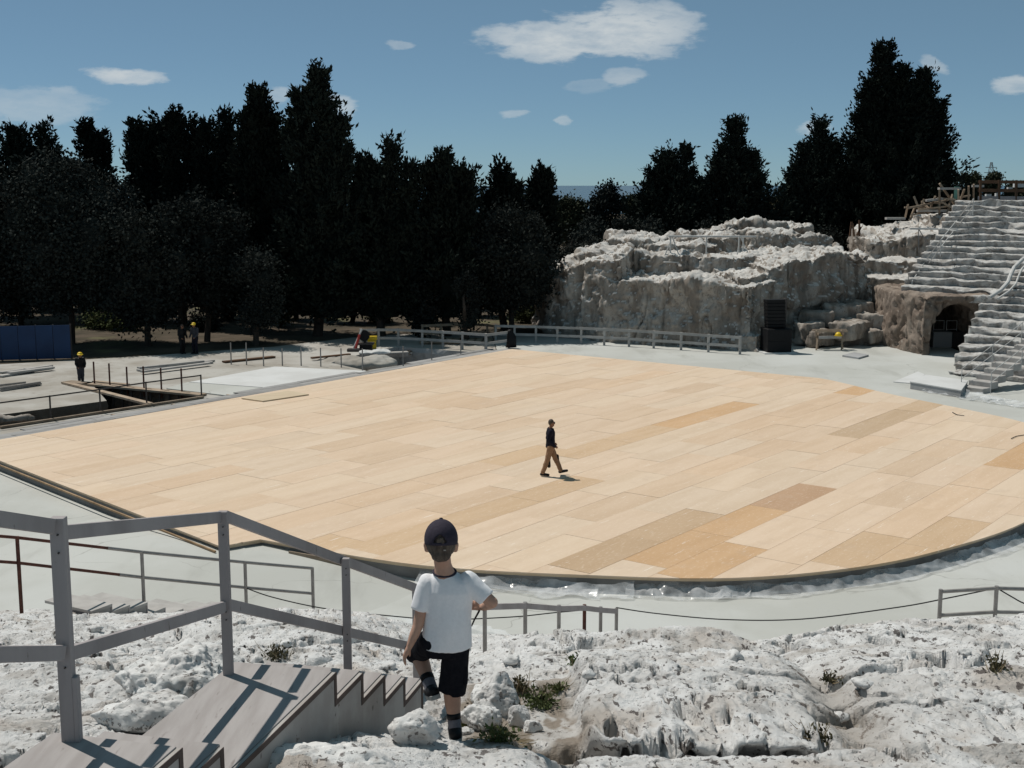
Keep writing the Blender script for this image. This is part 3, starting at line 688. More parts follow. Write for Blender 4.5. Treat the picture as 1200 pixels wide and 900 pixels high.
mb = MB()                                                    # cave block
mb.prism([(21.9, 75), (22.8, 70.6), (23.45, 70.8), (23.5, 79), (22.4, 80)], -.5, 3.1)
mb.prism([(21.9, 75), (22.8, 70.6), (26.0, 71.3), (29.5, 73), (30, 79), (22.4, 80)], 2.95, 3.3)
for k in range(12):
    t0 = -1.5 + k * .25; tm = t0 + .125; zb_ = 1.35 + 1.45 * math.sqrt(max(0, 1 - (tm / 1.42) ** 2)); x0 = 24.95 + t0
    mb.prism([(x0, 70.95 + (x0 - 23.3) * .24), (x0 + .26, 70.95 + (x0 + .26 - 23.3) * .24), (x0 + .26, 76.5), (x0, 76.5)], zb_, 3.15)
mb.prism([(26.2, 71.9), (34, 74), (34, 80), (26.2, 80)], -.5, 3.0)
mb.prism([(25.9, 71.9), (27, 72.5), (27, 78), (25.9, 78)], 1.7, 3.1)
mb.prism([(22.6, 77.6), (34, 77.6), (34, 80), (22.6, 80)], -.5, 3.1)
rock_mass('cave_rock', mb, .12, M['browncliff'], 'brown rock block with a dark cave mouth under the seat rows', seed=30, amp=(.18, .09, .03))
mb = MB()                                                    # ledges behind
mb.prism([(21.5, 80), (30, 79), (33, 86), (23, 90)], -.5, 2.3)
mb.prism([(22, 84), (31, 82.5), (35, 93), (23, 95)], 1, 3.4)
mb.prism([(22.5, 88), (32, 87), (36, 100), (22, 100)], 2, 4.3)
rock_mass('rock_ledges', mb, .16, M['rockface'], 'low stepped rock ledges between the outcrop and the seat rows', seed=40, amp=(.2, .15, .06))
mb = MB()
mb.prism([(25.6, 92), (28.4, 90), (35, 90.5), (36.5, 99), (26.5, 101)], 3, [5.3, 5.9, 6.9, 7.2, 6.2])
mb.prism([(31, 91.5), (36, 91.6), (40, 99), (31, 100)], 5, 7.1)
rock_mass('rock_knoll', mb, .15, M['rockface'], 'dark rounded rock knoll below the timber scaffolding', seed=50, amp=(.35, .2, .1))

CC = Vector((6, 46)); ROW_D, ROW_H, R0 = .95, .34, 23.4
def row_left_angle(r, z, px):
    best = None
    for i in range(2000):
        th = R(85) - R(70) * i / 2000; x = CC.x + r * math.cos(th); y = CC.y + r * math.sin(th)
        D = CZ - z; ax = y * math.cos(PIT) + D * math.sin(PIT)
        if 600 + F * x / ax >= px: return th
    return R(20)
seats = thing('seat_rows', 'curved tiers of eroded pale stone seats rising beside the cave', 'seating', (28, 70, 0))
NROW = 25
for k in range(NROW):
    r = R0 + k * ROW_D; z = ROW_H * (k + 1) * (1 if k < 9 else 1) - .12
    if k < 9: px = 1110 + k * 4.6
    else: px = np.interp(k, [9, 10, 12, 18, 28], [1058, 1056, 1064, 1095, 1135])
    th0 = row_left_angle(r, z, px); th1 = R(26) if k > 3 else R(22)
    n = max(8, int((th0 - th1) * r / .11)); prof = [(.16, -.9), (.15, -.42), (.10, -.16), (.0, -.05), (.10, 0), (.4, -.01), (.65, -.015), (.95, -.02), (1.25, -.05), (1.25, -.9)]
    A = np.linspace(th0, th1, n); V = []
    for a in A:
        for (dr, dz) in prof: V.append((CC.x + (r + dr) * math.cos(a), CC.y + (r + dr) * math.sin(a), z + dz))
    V = np.array(V)
    if 9 <= k <= 11: V[:, 2] = np.maximum(V[:, 2], z - .42)
    nn = fbm(V, .55, 3, 60 + k); nf = fbm(V, 1.0, 4, 90 + k, .65)
    rad = (V[:, :2] - np.array(CC)); rad = rad / np.linalg.norm(rad, axis=1)[:, None]
    topw = np.tile(np.array([0, .5, .9, 1, 1, 1, .8, .5, .2, 0]), n); wear = fbm(V, .35, 2, 77)
    V[:, :2] += rad * ((nn * .16 + nf * .22 - np.abs(fbm(V, 2.8, 3, 130 + k, .6)) * .12 + np.clip(wear, 0, 1) * .6) * np.tile(np.array([.3, 1, 1, 1, .6, .3, .3, 0, 0, 0]), n))[:, None]
    V[:, 2] += (nn * .09 + nf * .10 - np.clip(wear, 0, 1) * .36) * topw
    m_ = len(prof); i = (np.arange(n - 1)[:, None] * m_ + np.arange(m_)[None]); jn = (np.arange(n - 1)[:, None] * m_ + (np.arange(m_)[None] + 1) % m_)
    Fc = [tuple(f) for f in np.stack([i.ravel(), (i + m_).ravel(), (jn + m_).ravel(), jn.ravel()], 1)]
    Fc += [tuple(range(m_)), tuple(range((n - 1) * m_ + m_ - 1, (n - 1) * m_ - 1, -1))]
    obj('seat_row', V, Fc, M['rock'], seats, smooth=True)
mb = MB()
mb.prism([(35, 95), (44, 82), (60, 90), (45, 105)], 4, 8.3)
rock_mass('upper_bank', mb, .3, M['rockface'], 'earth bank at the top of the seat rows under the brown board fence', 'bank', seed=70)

# low stone steps climbing the seat rows
st = thing('stone_steps', 'narrow grey block steps climbing the seat rows beside thin handrails', 'steps', G(1140, 457))
p0 = G(1138, 459); od = (Vector((p0.x, p0.y)) - CC).normalized(); sd_ = Vector((od.y, -od.x))
for k in range(12):
    c = Vector((p0.x, p0.y)) + od * (.2 + k * .62) + sd_ * .1
    MB().box((c.x, c.y, .16 + k * .225 - .1), (1.15, .62, .32), math.atan2(sd_.y, sd_.x)).build('step', M['fencewood'], st, bevel=.03)
def railing(name, label, pts, h, m, mid=(.5,), r=.025, cat='railing', group=None, posts=True, n=8, mats=None):
    """pts: base points; one post at each"""
    t = thing(name, label, cat, pts[0], group)
    if posts:
        for p in pts: MB().tube([Vector(p) - Vector((0, 0, .12)), Vector(p) + Vector((0, 0, h))], r, n).build('post', m, t)
    for f in (1.0,) + tuple(mid):
        for i in range(len(pts) - 1):
            mm = mats[i] if mats else m
            MB().tube([Vector(pts[i]) + Vector((0, 0, h * f - r)), Vector(pts[i + 1]) + Vector((0, 0, h * f - r))], r * .9, n).build('rail', mm, t)
    return t
for s_, lab in ((-.65, 'thin steel handrail on the near-cave side of the block steps'), (.85, 'thin steel handrail on the open side of the block steps')):
    pts = []
    for k in (0, 4, 8, 11):
        c = Vector((p0.x, p0.y)) + od * (.2 + k * .62) + sd_ * s_; pts.append((c.x, c.y, max(0, .05 + k * .225)))
    railing('handrail', lab, pts, .95, M['whitesteel'], (.5,), .02)
# long diagonal stair rails on the upper rows
def on_rows(px, py):
    best = None
    for k in range(NROW):
        z = ROW_H * (k + 1) - .12
        if z > CZ - .25: break
        p = G(px, py, z); r = (Vector((p.x, p.y)) - CC).length
        e = abs(r - (R0 + (k + .5) * ROW_D))
        if best is None or e < best[0]: best = (e, p)
    return best[1]
pts = [on_rows(x, y) for x, y in ((1068, 347), (1084, 322), (1102, 298), (1122, 272), (1140, 250))]
railing('stair_handrail', 'pale double handrail climbing the left edge of the upper seat rows', pts, .9, M['whitesteel'], (.5,), .03)
pa, pb = on_rows(1156, 364) + Vector((0, -.3, .55)), on_rows(1222, 292) + Vector((0, -.3, .6)); pts = [pa.lerp(pb, k / 8) + Vector((.25 * math.sin(k * 1.1), 0, -.10 * math.sin(math.pi * k / 8))) for k in range(9)]
t = thing('white_hose', 'thick pale hose snaking up the seat rows right of the cave', 'hose', pts[0])
MB().tube(catmull_pts := [Vector(p) + Vector((0, 0, .18)) for p in pts], .11, 8).build('hose_run', M['whitesteel'], t)
MB().tube([Vector(p) + Vector((.45, 0, .12)) for p in pts], .06, 8).build('side_hose', M['whitesteel'], t)
# walkway rails (horizontal tubes on trestle legs) across the rows
for nm, (x0, x1, y), lab in (('scaffold_walkway', (1066, 1225, 268), 'lower pale scaffold walkway tube crossing the seat rows'),
                             ('scaffold_walkway', (1136, 1225, 247), 'upper pale scaffold walkway tube crossing the seat rows'),):
    d0 = on_rows((x0 + x1) / 2, y + 18)
    a = W(x0, y, d0.y + .8); b = W(x1, y + 1, d0.y - .6); t = thing(nm, lab, 'scaffold', (a.x, a.y, a.z - 1))
    MB().beam(a, b, .5, .10).build('walk_board', M['whitesteel'], t)
    k = 6
    for i in range(k):
        q = a.lerp(b, (i + .4) / k); MB().tube([q, q + Vector((0, -.3, -1.5))], .03, 6).build('leg', M['steel'], t)
        if i % 2 == 0: MB().tube([q, q + Vector((.9, -.5, -1.6))], .03, 6).build('brace', M['steel'], t)
pts = [on_rows(x, 340) for x in (1052, 1107, 1142, 1200)]
pts = [W(x, 338, pts[1].y) for x in (1064, 1107, 1142, 1185, 1230)]
railing('seat_row_railing', 'low thin railing along the seat row above the cave', pts, .9, M['steel'], (.5,), .02)

# timber scaffolding above the knoll
ts = thing('timber_scaffold', 'jumble of raw timber trestles and benches on top of the rock knoll', 'scaffold', (32, 95, 6.8))
rr = random.Random(8)
def tb(a, b, m='rawtimber', w=.12, h=.12): MB().beam(W(*a), W(*b), w, h).build('timber', M[m], ts)
D_ = 95
for a, b in [((1064, 244), (1137, 229)), ((1068, 252), (1098, 246)), ((1076, 246), (1140, 238)), ((1061, 254), (1064, 240)), ((1071, 230), (1079, 250)), ((1083, 233), (1076, 250)),
             ((1096, 230), (1088, 250)), ((1101, 222), (1101, 250)), ((1123, 222), (1123, 250)), ((1101, 215), (1123, 246)), ((1098, 232), (1120, 234)), ((1130, 222), (1122, 244)), ((1110, 250), (1116, 228)),
             ((1088, 246), (1143, 246)), ((1135, 218), (1135, 250)), ((1060, 243), (1084, 243)), ((1090, 238), (1108, 238)), ((1102, 236), (1120, 246)), ((1128, 236), (1143, 236)), ((1141, 216), (1141, 250)),
             ((1066, 258), (1072, 243)), ((1080, 236), (1092, 248))]:
    tb((*a, D_ + rr.uniform(-1, 1)), (*b, D_ + rr.uniform(-1, 1)))
for a, b in [((1100, 221), (1125, 221)), ((1075, 247), (1110, 247)), ((1085, 235), (1104, 233)), ((1038, 256), (1060, 256)), ((1140, 218), (1152, 218))]:
    MB().beam(W(*a, D_ - .3), W(*b, D_ - .3), .5, .16).build('bench_board', M['fencewood'], ts)
MB().beam(W(1118, 226, D_ - .5), W(1124, 226, D_ - .5), .05, .9).build('green_cloth', M['greencloth'], ts)
wpt = W(1003, 272, 92)
ts2 = thing('timber_props', 'few reddish timber props leaning in the gap beside the outcrop', 'props', (wpt.x, wpt.y, 5))
for x, y0, y1, s_ in ((996, 277, 260, 2), (1001, 277, 262, -2), (1007, 277, 258, 0), (1004, 276, 266, 5)):
    MB().beam(W(x, y0, 92), W(x + s_, y1, 92), .12, .12).build('prop', M['brownboard'], ts2)
bf = thing('board_fence', 'brown board fence and platform at the top of the seat rows', 'fence', W(1150, 246, 88))
for i, (y, m_) in enumerate(((213, 'brownboard'), (223, 'brownboard'), (232, 'greywood'), (237, 'greywood'), (242, 'greywood'))):
    MB().beam(W(1146, y, 89), W(1290, y + 1, 85), .08, .22 if i < 2 else .26).build('board', M[m_], bf)
for x in (1149, 1171, 1191, 1215, 1240, 1265): MB().beam(W(x, 249, 88.9 - (x - 1149) * .028), W(x, 211, 88.9 - (x - 1149) * .028), .14, .14, (0, 1, 0)).build('post', M['brownboard'], bf)
for x, y, w_ in ((1158, 230, 6), (1169, 229, 5), (1183, 222, 5), (1195, 217, 14)):
    MB().box(W(x, y, 90), (w_ * .06, .3, .3)).build('pale_block', M['whiteboard'], bf)
# things in the cave mouth
p = G(1117, 413); t = thing('stage_crate', 'grey box with white frame trolleys stored in the cave mouth', 'crate', (p.x + .1, p.y + 1.4, 0))
c = Vector((25.1, 74.6, 0)); MB().box(c + Vector((0, 0, .45)), (1.1, 1.0, .9)).build('box_body', M['greyconc'], t, bevel=.02)
for dx, dz in ((0, .92), (.75, .92)):
    q = c + Vector((dx, 0, dz)); fr = MB()
    for a, b in (((-.4, 0, 0), (-.4, 0, .6)), ((.2, 0, 0), (.2, 0, .6)), ((-.4, 0, .6), (.2, 0, .6)), ((-.4, 0, .08), (.2, 0, .08))): fr.tube([q + Vector(a), q + Vector(b)], .022, 6)
    fr.build('frame', M['whitesteel'], t)
MB().box(c + Vector((.95, .05, .45)), (.7, .9, .9)).build('rear_box', M['darksteel'], t)
# white platform at the foot of the rows
t = thing('white_platform', 'low white painted platform with grey sides at the foot of the seat rows', 'platform', G(1100, 450))
q = [G(1067, 447, .35), G(1126, 457, .35), G(1134, 446, .35), G(1085, 439, .35)]
MB().prism([(v.x, v.y) for v in q], 0, .30).build('platform_body', M['greyconc'], t); q2 = [v + (Vector((sum(w.x for w in q) / 4, sum(w.y for w in q) / 4, 0)) - v) * -.02 for v in q]
MB().prism([(v.x, v.y) for v in q2], .302, .35).build('platform_top', M['whiteboard'], t)
q = [G(1047, 447.5, .02), G(1066, 449, .02), G(1084, 439, .02), G(1076, 435.5, .02)]
MB().prism([(v.x, v.y) for v in q], .0, .03).build('ramp_sheet', M['whiteboard'], t)

# squared stones by the recessed wall
stones = [(957, 372, 76.5, 2.0, 1.3, 1.0), (985, 366, 77.5, 2.2, 1.4, 1.2), (1005, 362, 78, 1.5, 1.2, 1.1), (948, 388, 75.0, 1.4, 1.2, 1.3), (1000, 384, 75.5, 3.4, 1.6, 1.0),
          (1022, 378, 76.5, 1.6, 1.6, 1.3), (992, 398, 75.6, 2.2, 1.0, .95), (1008, 397, 75.7, .95, .9, .9), (1022, 392, 75.4, 1.5, 1.2, .8), (962, 394, 74.4, 1.6, 1.0, .9), (975, 378, 77, 3, 1.5, .8), (1015, 368, 78.5, 2, 1.4, .6)]
bnames = ['wide', 'long', 'cubic', 'leaning', 'flat-topped', 'tall', 'rounded low', 'small square', 'short', 'half-buried', 'thick', 'topmost']
zfill = MB()
zfill.prism([(17.8, 76.5), (22.6, 75.0), (23, 80.5), (19, 79.5)], -.4, .9)
zfill.prism([(18.5, 77.4), (22.8, 77.0), (23, 81), (20, 80.5)], .4, 1.5)
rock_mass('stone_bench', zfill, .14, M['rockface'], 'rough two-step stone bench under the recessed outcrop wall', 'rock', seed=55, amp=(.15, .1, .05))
for i, (px, py, d, w_, l_, h_) in enumerate(stones):
    p = W(px, py, d); z0 = max(0, p.z - h_ / 2); mb = MB().box((p.x, p.y, z0 + h_ / 2 - .1), (w_, l_, h_), R(-20 + 17 * (i % 5)))
    V, Fc, Nn = remesh(mb, .09, 4); V = V + Nn * (fbm(V, 1.3, 4, 200 + i) * .16)[:, None]
    tag(obj('stone_block', V, Fc, M['rockface'], smooth=True), '%s squared stone block in the heap under the recessed outcrop wall' % bnames[i], 'stone', 'stone blocks under the recessed wall')

# ------------------------------------------------------------------ loudspeaker, trestle, panel, scaffold on the outcrop
p = G(912, 414.5); sp = thing('loudspeaker_stack', 'black loudspeaker stack with curved upper array in front of the outcrop', 'loudspeaker', (p.x, p.y + .55, .06))
bx, by = p.x, p.y + .75
for i, z in enumerate((.52, )):
    MB().box((bx, by, .06 + .66), (1.42, 1.25, 1.30), R(8)).build('bass_cabinet', M['black'], sp, bevel=.03)
    for k in range(2): MB().box((bx + .02, by - .62, .40 + k * .64), (1.28, .06, .58), R(8)).build('grille', M['grille'], sp, bevel=.02)
for k in range(8):
    z = 1.40 + k * .20; off = .10 * math.sin(k / 8 * 3) ; MB().box((bx - .05 - .015 * k, by + .1 - off * .5, z + .095), (1.06, .62, .185), R(8)).build('array_box', M['black'], sp, bevel=.02)
MB().box((bx + .45, by + .1, 2.2), (.10, .45, 1.65), R(8)).build('array_bracket', M['darksteel'], sp)
MB().box((bx, by - .05, .03), (1.9, 1.7, .06), R(8)).build('white_sheet_base', M['whiteboard'], sp)
p = G(972, 409.5); tr = thing('trestle_table', 'rough timber sawhorse trestle standing in front of the stone blocks', 'trestle', (p.x, p.y, 0))
for s_ in (-1, 1):
    for f in (-1, 1):
        MB().beam((p.x + s_ * .72 + .12 * f, p.y + .35 * f, 0), (p.x + s_ * .72 - .10 * f, p.y - .15 * f + .1, 1.12), .09, .09).build('leg', M['rawtimber'], tr)
for y_, z_ in ((-.28, 1.06), (.02, 1.12), (.3, 1.08)): MB().beam((p.x - .95, p.y + y_, z_), (p.x + .95, p.y + y_ + .05, z_), .12, .09).build('top_beam', M['rawtimber'], tr)
MB().beam((p.x - .7, p.y - .25, .72), (p.x + .6, p.y - .25, .75), .05, .16).build('cross_board', M['fencewood'], tr)
def helmet(p, label, r=.15, group=None):
    t = thing('safety_helmet', label, 'helmet', p, group); mb = MB(); mb.ell(p, r * .95, r * 1.1, r * .95, 16, 10)
    V = np.array(mb.v); V[:, 2] = np.maximum(V[:, 2], p[2] - .02); obj('shell', V, mb.f, M['yellow'], t, smooth=True)
    MB().loft([((p[0], p[1] - .02, p[2] - .03), r * 1.12, r * 1.35, 0), ((p[0], p[1] - .02, p[2]), r * 1.12, r * 1.35, 0)]).build('brim', M['yellow'], t); return t
helmet(Vector((p.x + .38, p.y - .34, .86)), 'yellow safety helmet hanging on the sawhorse trestle', .2)
q = [G(987, 418, 0), G(1006, 421, 0), G(1018, 417.5, 0), G(1001, 414.5, 0)]
tag(MB().prism([(v.x, v.y) for v in q], .0, .09).build('floor_hatch', M['greyconc']), 'dark grey flat panel lying on the pavement before the trestle', 'panel')
sc = thing('tube_scaffold', 'thin tubular scaffold rail with narrow deck on top of the outcrop', 'scaffold', W(785, 322, 82))
zt = W(785, 277, 82.5); a = W(783, 277, 82.5); b = W(902, 277.5, 86); MB().tube([a, b], .07, 8).build('top_tube', M['whitesteel'], sc)
a2 = W(778, 307, 82.0); b2 = W(872, 309, 83); MB().beam(a2, b2, .35, .07).build('deck', M['whitesteel'], sc)
for x in (786, 828, 866, 871): MB().tube([W(x, 277, 82.5 + (x - 786) * .012), W(x - 1, 325, 82.3 + (x - 786) * .012)], .045, 6).build('upright', M['whitesteel'], sc)
for (x0, y0, x1, y1) in ((788, 278, 796, 300), (868, 278, 886, 318), (866, 285, 861, 316), (786, 282, 777, 305)): MB().tube([W(x0, y0, 82.6), W(x1, y1, 82.4)], .035, 6).build('brace', M['whitesteel'], sc)

# ------------------------------------------------------------------ timber fences at the back
def wood_fence(label, px, h=1.02, z=0., m='fencewood', nr=2, pw=.13):
    pts = [G(x, y, z) for x, y in px]; t = thing('timber_fence', label, 'fence', pts[0])
    for p in pts: MB().beam(p + Vector((0, 0, -.02)), p + Vector((0, 0, h)), pw, pw, (0, 1, 0)).build('post', M[m], t)
    for i in range(len(pts) - 1):
        for f in (1.0, .52)[:nr]:
            up = Vector((0, 0, h * f - .08)); off = Vector((0, -pw * .55, 0))
            MB().beam(pts[i] + up + off, pts[i + 1] + up + off, .045, .15).build('rail', M[m], t)
    return t
wood_fence('long pale timber fence along the foot of the limestone outcrop', [(581, 400), (603, 400.5), (628, 401), (653, 402), (681, 403), (708, 404.5), (737, 406), (766, 408), (798, 410), (830, 412.5), (867, 415)])
wood_fence('pale timber guard fence around the concrete stair pit', [(423, 405.5), (444, 405), (467, 405), (495, 406.5), (519, 408), (542, 409.5), (569, 411.5)])
wood_fence('single short timber fence bay ending at the black jacket', [(569.8, 411.8), (596.5, 408)])
wood_fence('raw timber rail of the footbridge behind the stair pit', [(495, 399), (517, 398), (540, 396.5), (571, 398), (580, 399.6)], .98, 0, 'rawtimber')
br = thing('timber_footbridge', 'low raw timber footbridge deck behind the stair pit', 'footbridge', G(535, 401))
for k in range(9):
    x = 497 + k * 9; a = G(x, 401.5, .12); b = G(x + 3, 396.5, .12); MB().beam(a, b, .55, .08).build('plank', M['rawtimber'], br)
    MB().beam(a + Vector((0, .3, -.08)), a + Vector((0, .3, -.13)), .4, .4).build('bearer', M['rawtimber'], br)
# jacket on the post
p = G(599, 408); jb = MB(); jb.loft([((p.x, p.y - .1, .06), .30, .20, .2), ((p.x + .03, p.y - .1, .35), .31, .21, .1), ((p.x, p.y - .1, .7), .24, .18, 0), ((p.x - .03, p.y - .1, 1.0), .14, .13, 0), ((p.x - .05, p.y - .1, 1.1), .06, .06, 0)], 16)
V = np.array(jb.v); V[:, 0] += fbm(V, 3.5, 3, 5) * .1; V[:, 1] += fbm(V + 9, 3.5, 3, 5) * .1
tag(obj('draped_jacket', V, jb.f, M['black'], smooth=True), 'black jacket draped over the end post of the timber fence', 'jacket')
# steps in the stair pit
t = thing('pit_steps', 'pale plank steps going down into the concrete stair pit', 'steps', G(470, 420, -.5))
for k in range(6):
    a = G(452 + k * 5.5, 413.5 + k * .8, -.05 - k * .2); b = G(478 + k * 4.5, 412.5 + k * .9, -.05 - k * .2)
    MB().beam(a, b, .5, .06).build('tread', M['fencewood'], t); MB().beam(a + Vector((.05, .2, -.15)), b + Vector((0, .2, -.15)), .05, .22).build('riser', M['greyplank'], t)
for s_ in ((452, 413.5), (478, 412.5)): MB().beam(G(s_[0], s_[1] + .3, -.15), G(s_[0] + 27, s_[1] + 5, -1.3), .08, .25).build('stringer', M['rawtimber'], t)
# stakes (loose upright posts)
for si_, (x, yt, yb) in enumerate(((271, 401, 426.5), (289, 401, 427), (309, 407, 428.5), (331, 408, 428), (353, 406.5, 428), (376, 407, 429), (400, 407.5, 430), (425, 408, 434.5), (472.5, 405, 431), (506, 400, 424), (540, 398.5, 417))):
    a = G(x, yb + .6); h = a.y * (kslope(yb) - kslope(yt)); tag(MB().tube([a + Vector((0, 0, -.3)), a + Vector((0, 0, h))], .035, 6).build('metal_stake', M['steel']), '%s thin metal stake counted from the stacked lumber towards the stair pit' % ORD[si_], 'stake', 'stakes along the deck edge')
for si_, (x, yt, yb) in enumerate(((110.5, 424, 460), (128.5, 426, 457), (149, 430, 458), (168.5, 429.5, 456.5), (189, 431.5, 459), (213, 432, 461.5))):
    a = G(x, 452 + (x - 110) * .092); h = a.y * (kslope(a.y and 452 + (x - 110) * .092) - kslope(yt)); tag(MB().tube([a + Vector((0, .05, -.3)), a + Vector((0, .05, h))], .04, 6).build('trench_stake', M['rust']), '%s rusty stake counted from the helmeted worker along the far trench edge' % ORD[si_], 'stake', 'stakes along the trench')
# near rail of the trench
pts = [G(x, y) + Vector((0, -.12, 0)) for x, y in ((-40, 507), (61, 492), (119, 483.3), (173, 474.3), (237, 465))]
railing('trench_railing', 'thin dark railing on the near side of the open trench', pts, 1.02, M['darksteel'], (), .035, n=6)
tb_ = thing('trench_boards', 'raw timber boards framing and crossing the open trench', 'boards', G(150, 460))
for a, b, w_ in (((75, 448), (176, 473.5), .3), ((100, 449.5), (238, 463), .5), ((78, 447.5), (106, 450), .6), ((0, 500.8), (238, 465.2), .14), ((110, 447), (150, 451), .25)):
    MB().beam(G(*a, .06), G(*b, .06), w_, .09).build('board', M['rawtimber'], tb_)
for k in range(9): q = G(122 + k * 11, 453 + k * 1.05); MB().beam(q + Vector((0, -.12, -.05)), q + Vector((0, -.12, -1.4)), .12, .06, (1, 0, 0)).build('shoring_plank', M['darksteel'], tb_)
def lumber(label, items, m, z=.0):
    t = thing('lumber_pile', label, 'lumber', G(*items[0][0]))
    for i, (a, b, w_) in enumerate(items): MB().beam(G(*a, z + .06 + .09 * (i % 2)), G(*b, z + .06 + .09 * (i % 2)), w_, .085).build('beam', M[m], t)
lumber('stacked pale lumber lengths beyond the trench stakes', [((162, 434), (250, 422.5), .3), ((162, 431), (238, 423), .3), ((176, 430), (249, 424.5), .25), ((166, 435.5), (245, 425.5), .3)], 'fencewood')
lumber('grey lumber lengths on the yard below the blue hoarding', [((0, 441), (38, 434.5), .3), ((10, 437), (62, 430.5), .35), ((0, 436.5), (40, 431.5), .3), ((30, 433), (60, 428.5), .3)], 'fencewood')
lumber('thin steel-grey bars on the yard left of the trench', [((0, 457.5), (48, 449.5), .12), ((0, 455), (47, 448), .12), ((-10, 452.5), (30, 448), .1)], 'steel')
lumber('dark boards lying on the yard behind the stakes', [((262, 424), (321, 418), .35), ((365, 419.5), (410, 415), .2)], 'brownboard')
mb = MB(); q = G(18, 493)
for k in range(6): mb.box((q.x + random.uniform(-1.2, 1.4), q.y + random.uniform(-.3, .3), .08), (random.uniform(.4, .9), random.uniform(.3, .5), .25), random.random())
V, Fc, Nn = remesh(mb, .07, 3); V = V + Nn * (fbm(V, 2, 3, 9) * .12)[:, None]
tag(obj('rubble_heap', V, Fc, M['rockface'], smooth=True), 'small heap of rubble at the trench edge', 'rubble')
# earth mound and tools by the pit
mb = MB(); q = G(408, 424); mb.ell((q.x, q.y + .9, -.25), 2.6, 1.1, .42); mb.ell((q.x + 1.2, q.y + 1.2, -.22), 1.4, 1.0, .4)
V, Fc, Nn = remesh(mb, .1, 2); V = V + Nn * (fbm(V, 1.5, 4, 19) * .12)[:, None]
tag(obj('earth_mound', V, Fc, M['yard'], smooth=True), 'low mound of dug earth left of the stair pit', 'mound')
mb = MB(); q = G(440, 415); mb.box((q.x, q.y, .1), (1.7, .8, .16), .3); V, Fc, Nn = remesh(mb, .07, 3); V = V + Nn * (fbm(V, 1.7, 4, 29) * .12)[:, None]
tag(obj('white_sheeting', V, Fc, M['whiteboard'], smooth=True), 'crumpled white sheeting on the edge of the stair pit', 'sheeting')
q = G(436, 408.5); tag(MB().box((q.x, q.y, .62), (.62, .3, .22), .1).box((q.x, q.y, .25), (.5, .3, .5), .1).build('yellow_toolbox', M['yellow'], bevel=.03), 'small yellow toolbox beside the pit guard fence', 'toolbox')
q = G(417, 411.5); t = thing('leaning_prop', 'red and white prop leaning on a foot by the pit fence', 'prop', q)
MB().tube([q + Vector((-.2, 0, 0)), q + Vector((.35, .2, 1.25))], .05, 8).build('white_pole', M['whitesteel'], t); MB().tube([q + Vector((-.02, -.08, .05)), q + Vector((.22, .05, .95))], .075, 8).build('red_pole', M['redplastic'], t)
MB().box(q + Vector((-.1, -.05, .08)), (.75, .5, .16)).build('foot', M['darksteel'], t, bevel=.03)
q = G(427, 410.5); t = thing('mitre_saw', 'black mitre saw on a low stand by the pit fence', 'saw', q)
MB().box(q + Vector((.1, 0, .4)), (.9, .6, .1)).build('saw_table', M['darksteel'], t); MB().box(q + Vector((.1, 0, .18)), (.7, .5, .35)).build('stand', M['black'], t)
mb = MB(); mb.tube([q + Vector((.0, -.06, .85)), q + Vector((.0, .06, .85))], .32, 18); mb.build('blade_guard', M['black'], t); MB().beam(q + Vector((0, .12, .45)), q + Vector((.25, .12, 1.05)), .1, .14).build('arm', M['darksteel'], t)
# blue hoarding
t = thing('blue_hoarding', 'dark blue site hoarding in the shade of the trees', 'hoarding', G(40, 424))
a = G(-60, 424.5); b = G(84, 420.5); n = 7
for k in range(n):
    p = a.lerp(b, k / n); q = a.lerp(b, (k + 1) / n - .004); MB().beam(p + Vector((0, 0, .95)), q + Vector((0, 0, .95)), .05, 1.82).build('panel', M['bluepanel'], t)
    MB().beam(q + Vector((0, .1, 0)), q + Vector((0, .1, 1.9)), .08, .08, (1, 0, 0)).build('post', M['darksteel'], t)

# ------------------------------------------------------------------ foreground: wooden stair and handrail
stair = thing('wooden_stair', 'grey plywood stair with landing and saw-tooth side panel going down the rock', 'stair', (ST0.x - .3, ST0.y, 6.5))
def SP(s, r, z): q = ST0 + e_st * s + n_st * r; return Vector((q.x, q.y, z))
for i, (s0, s1, z) in enumerate(levels):
    nm = 'landing' if s1 - s0 > 1 else 'tread'
    r0, r1 = -STW, -.022
    if nm == 'landing' or True:
        mb = MB(); c = [SP(s0 + .003, r0, z - .022), SP(s1 + (.018 if nm == 'tread' else .0), r0, z - .022), SP(s1 + (.018 if nm == 'tread' else .0), r1, z - .022), SP(s0 + .003, r1, z - .022)]
        c = [c[0], c[3], c[2], c[1]]
        mb.hexa(c + [v + Vector((0, 0, .022)) for v in c]); o = mb.build(nm, M['greydeck'], stair, bevel=.003)
    # riser below the front (downhill) edge
    if i + 1 < len(levels):
        zn = levels[i + 1][2]; c = [SP(s1 - .020, r0, zn + .001), SP(s1 - .020, r1, zn + .001), SP(s1 - .003, r1, zn + .001), SP(s1 - .003, r0, zn + .001)]
        MB().hexa(c + [v + Vector((0, 0, z - .024 - zn)) for v in c]).build('riser', M['greydeck'], stair)
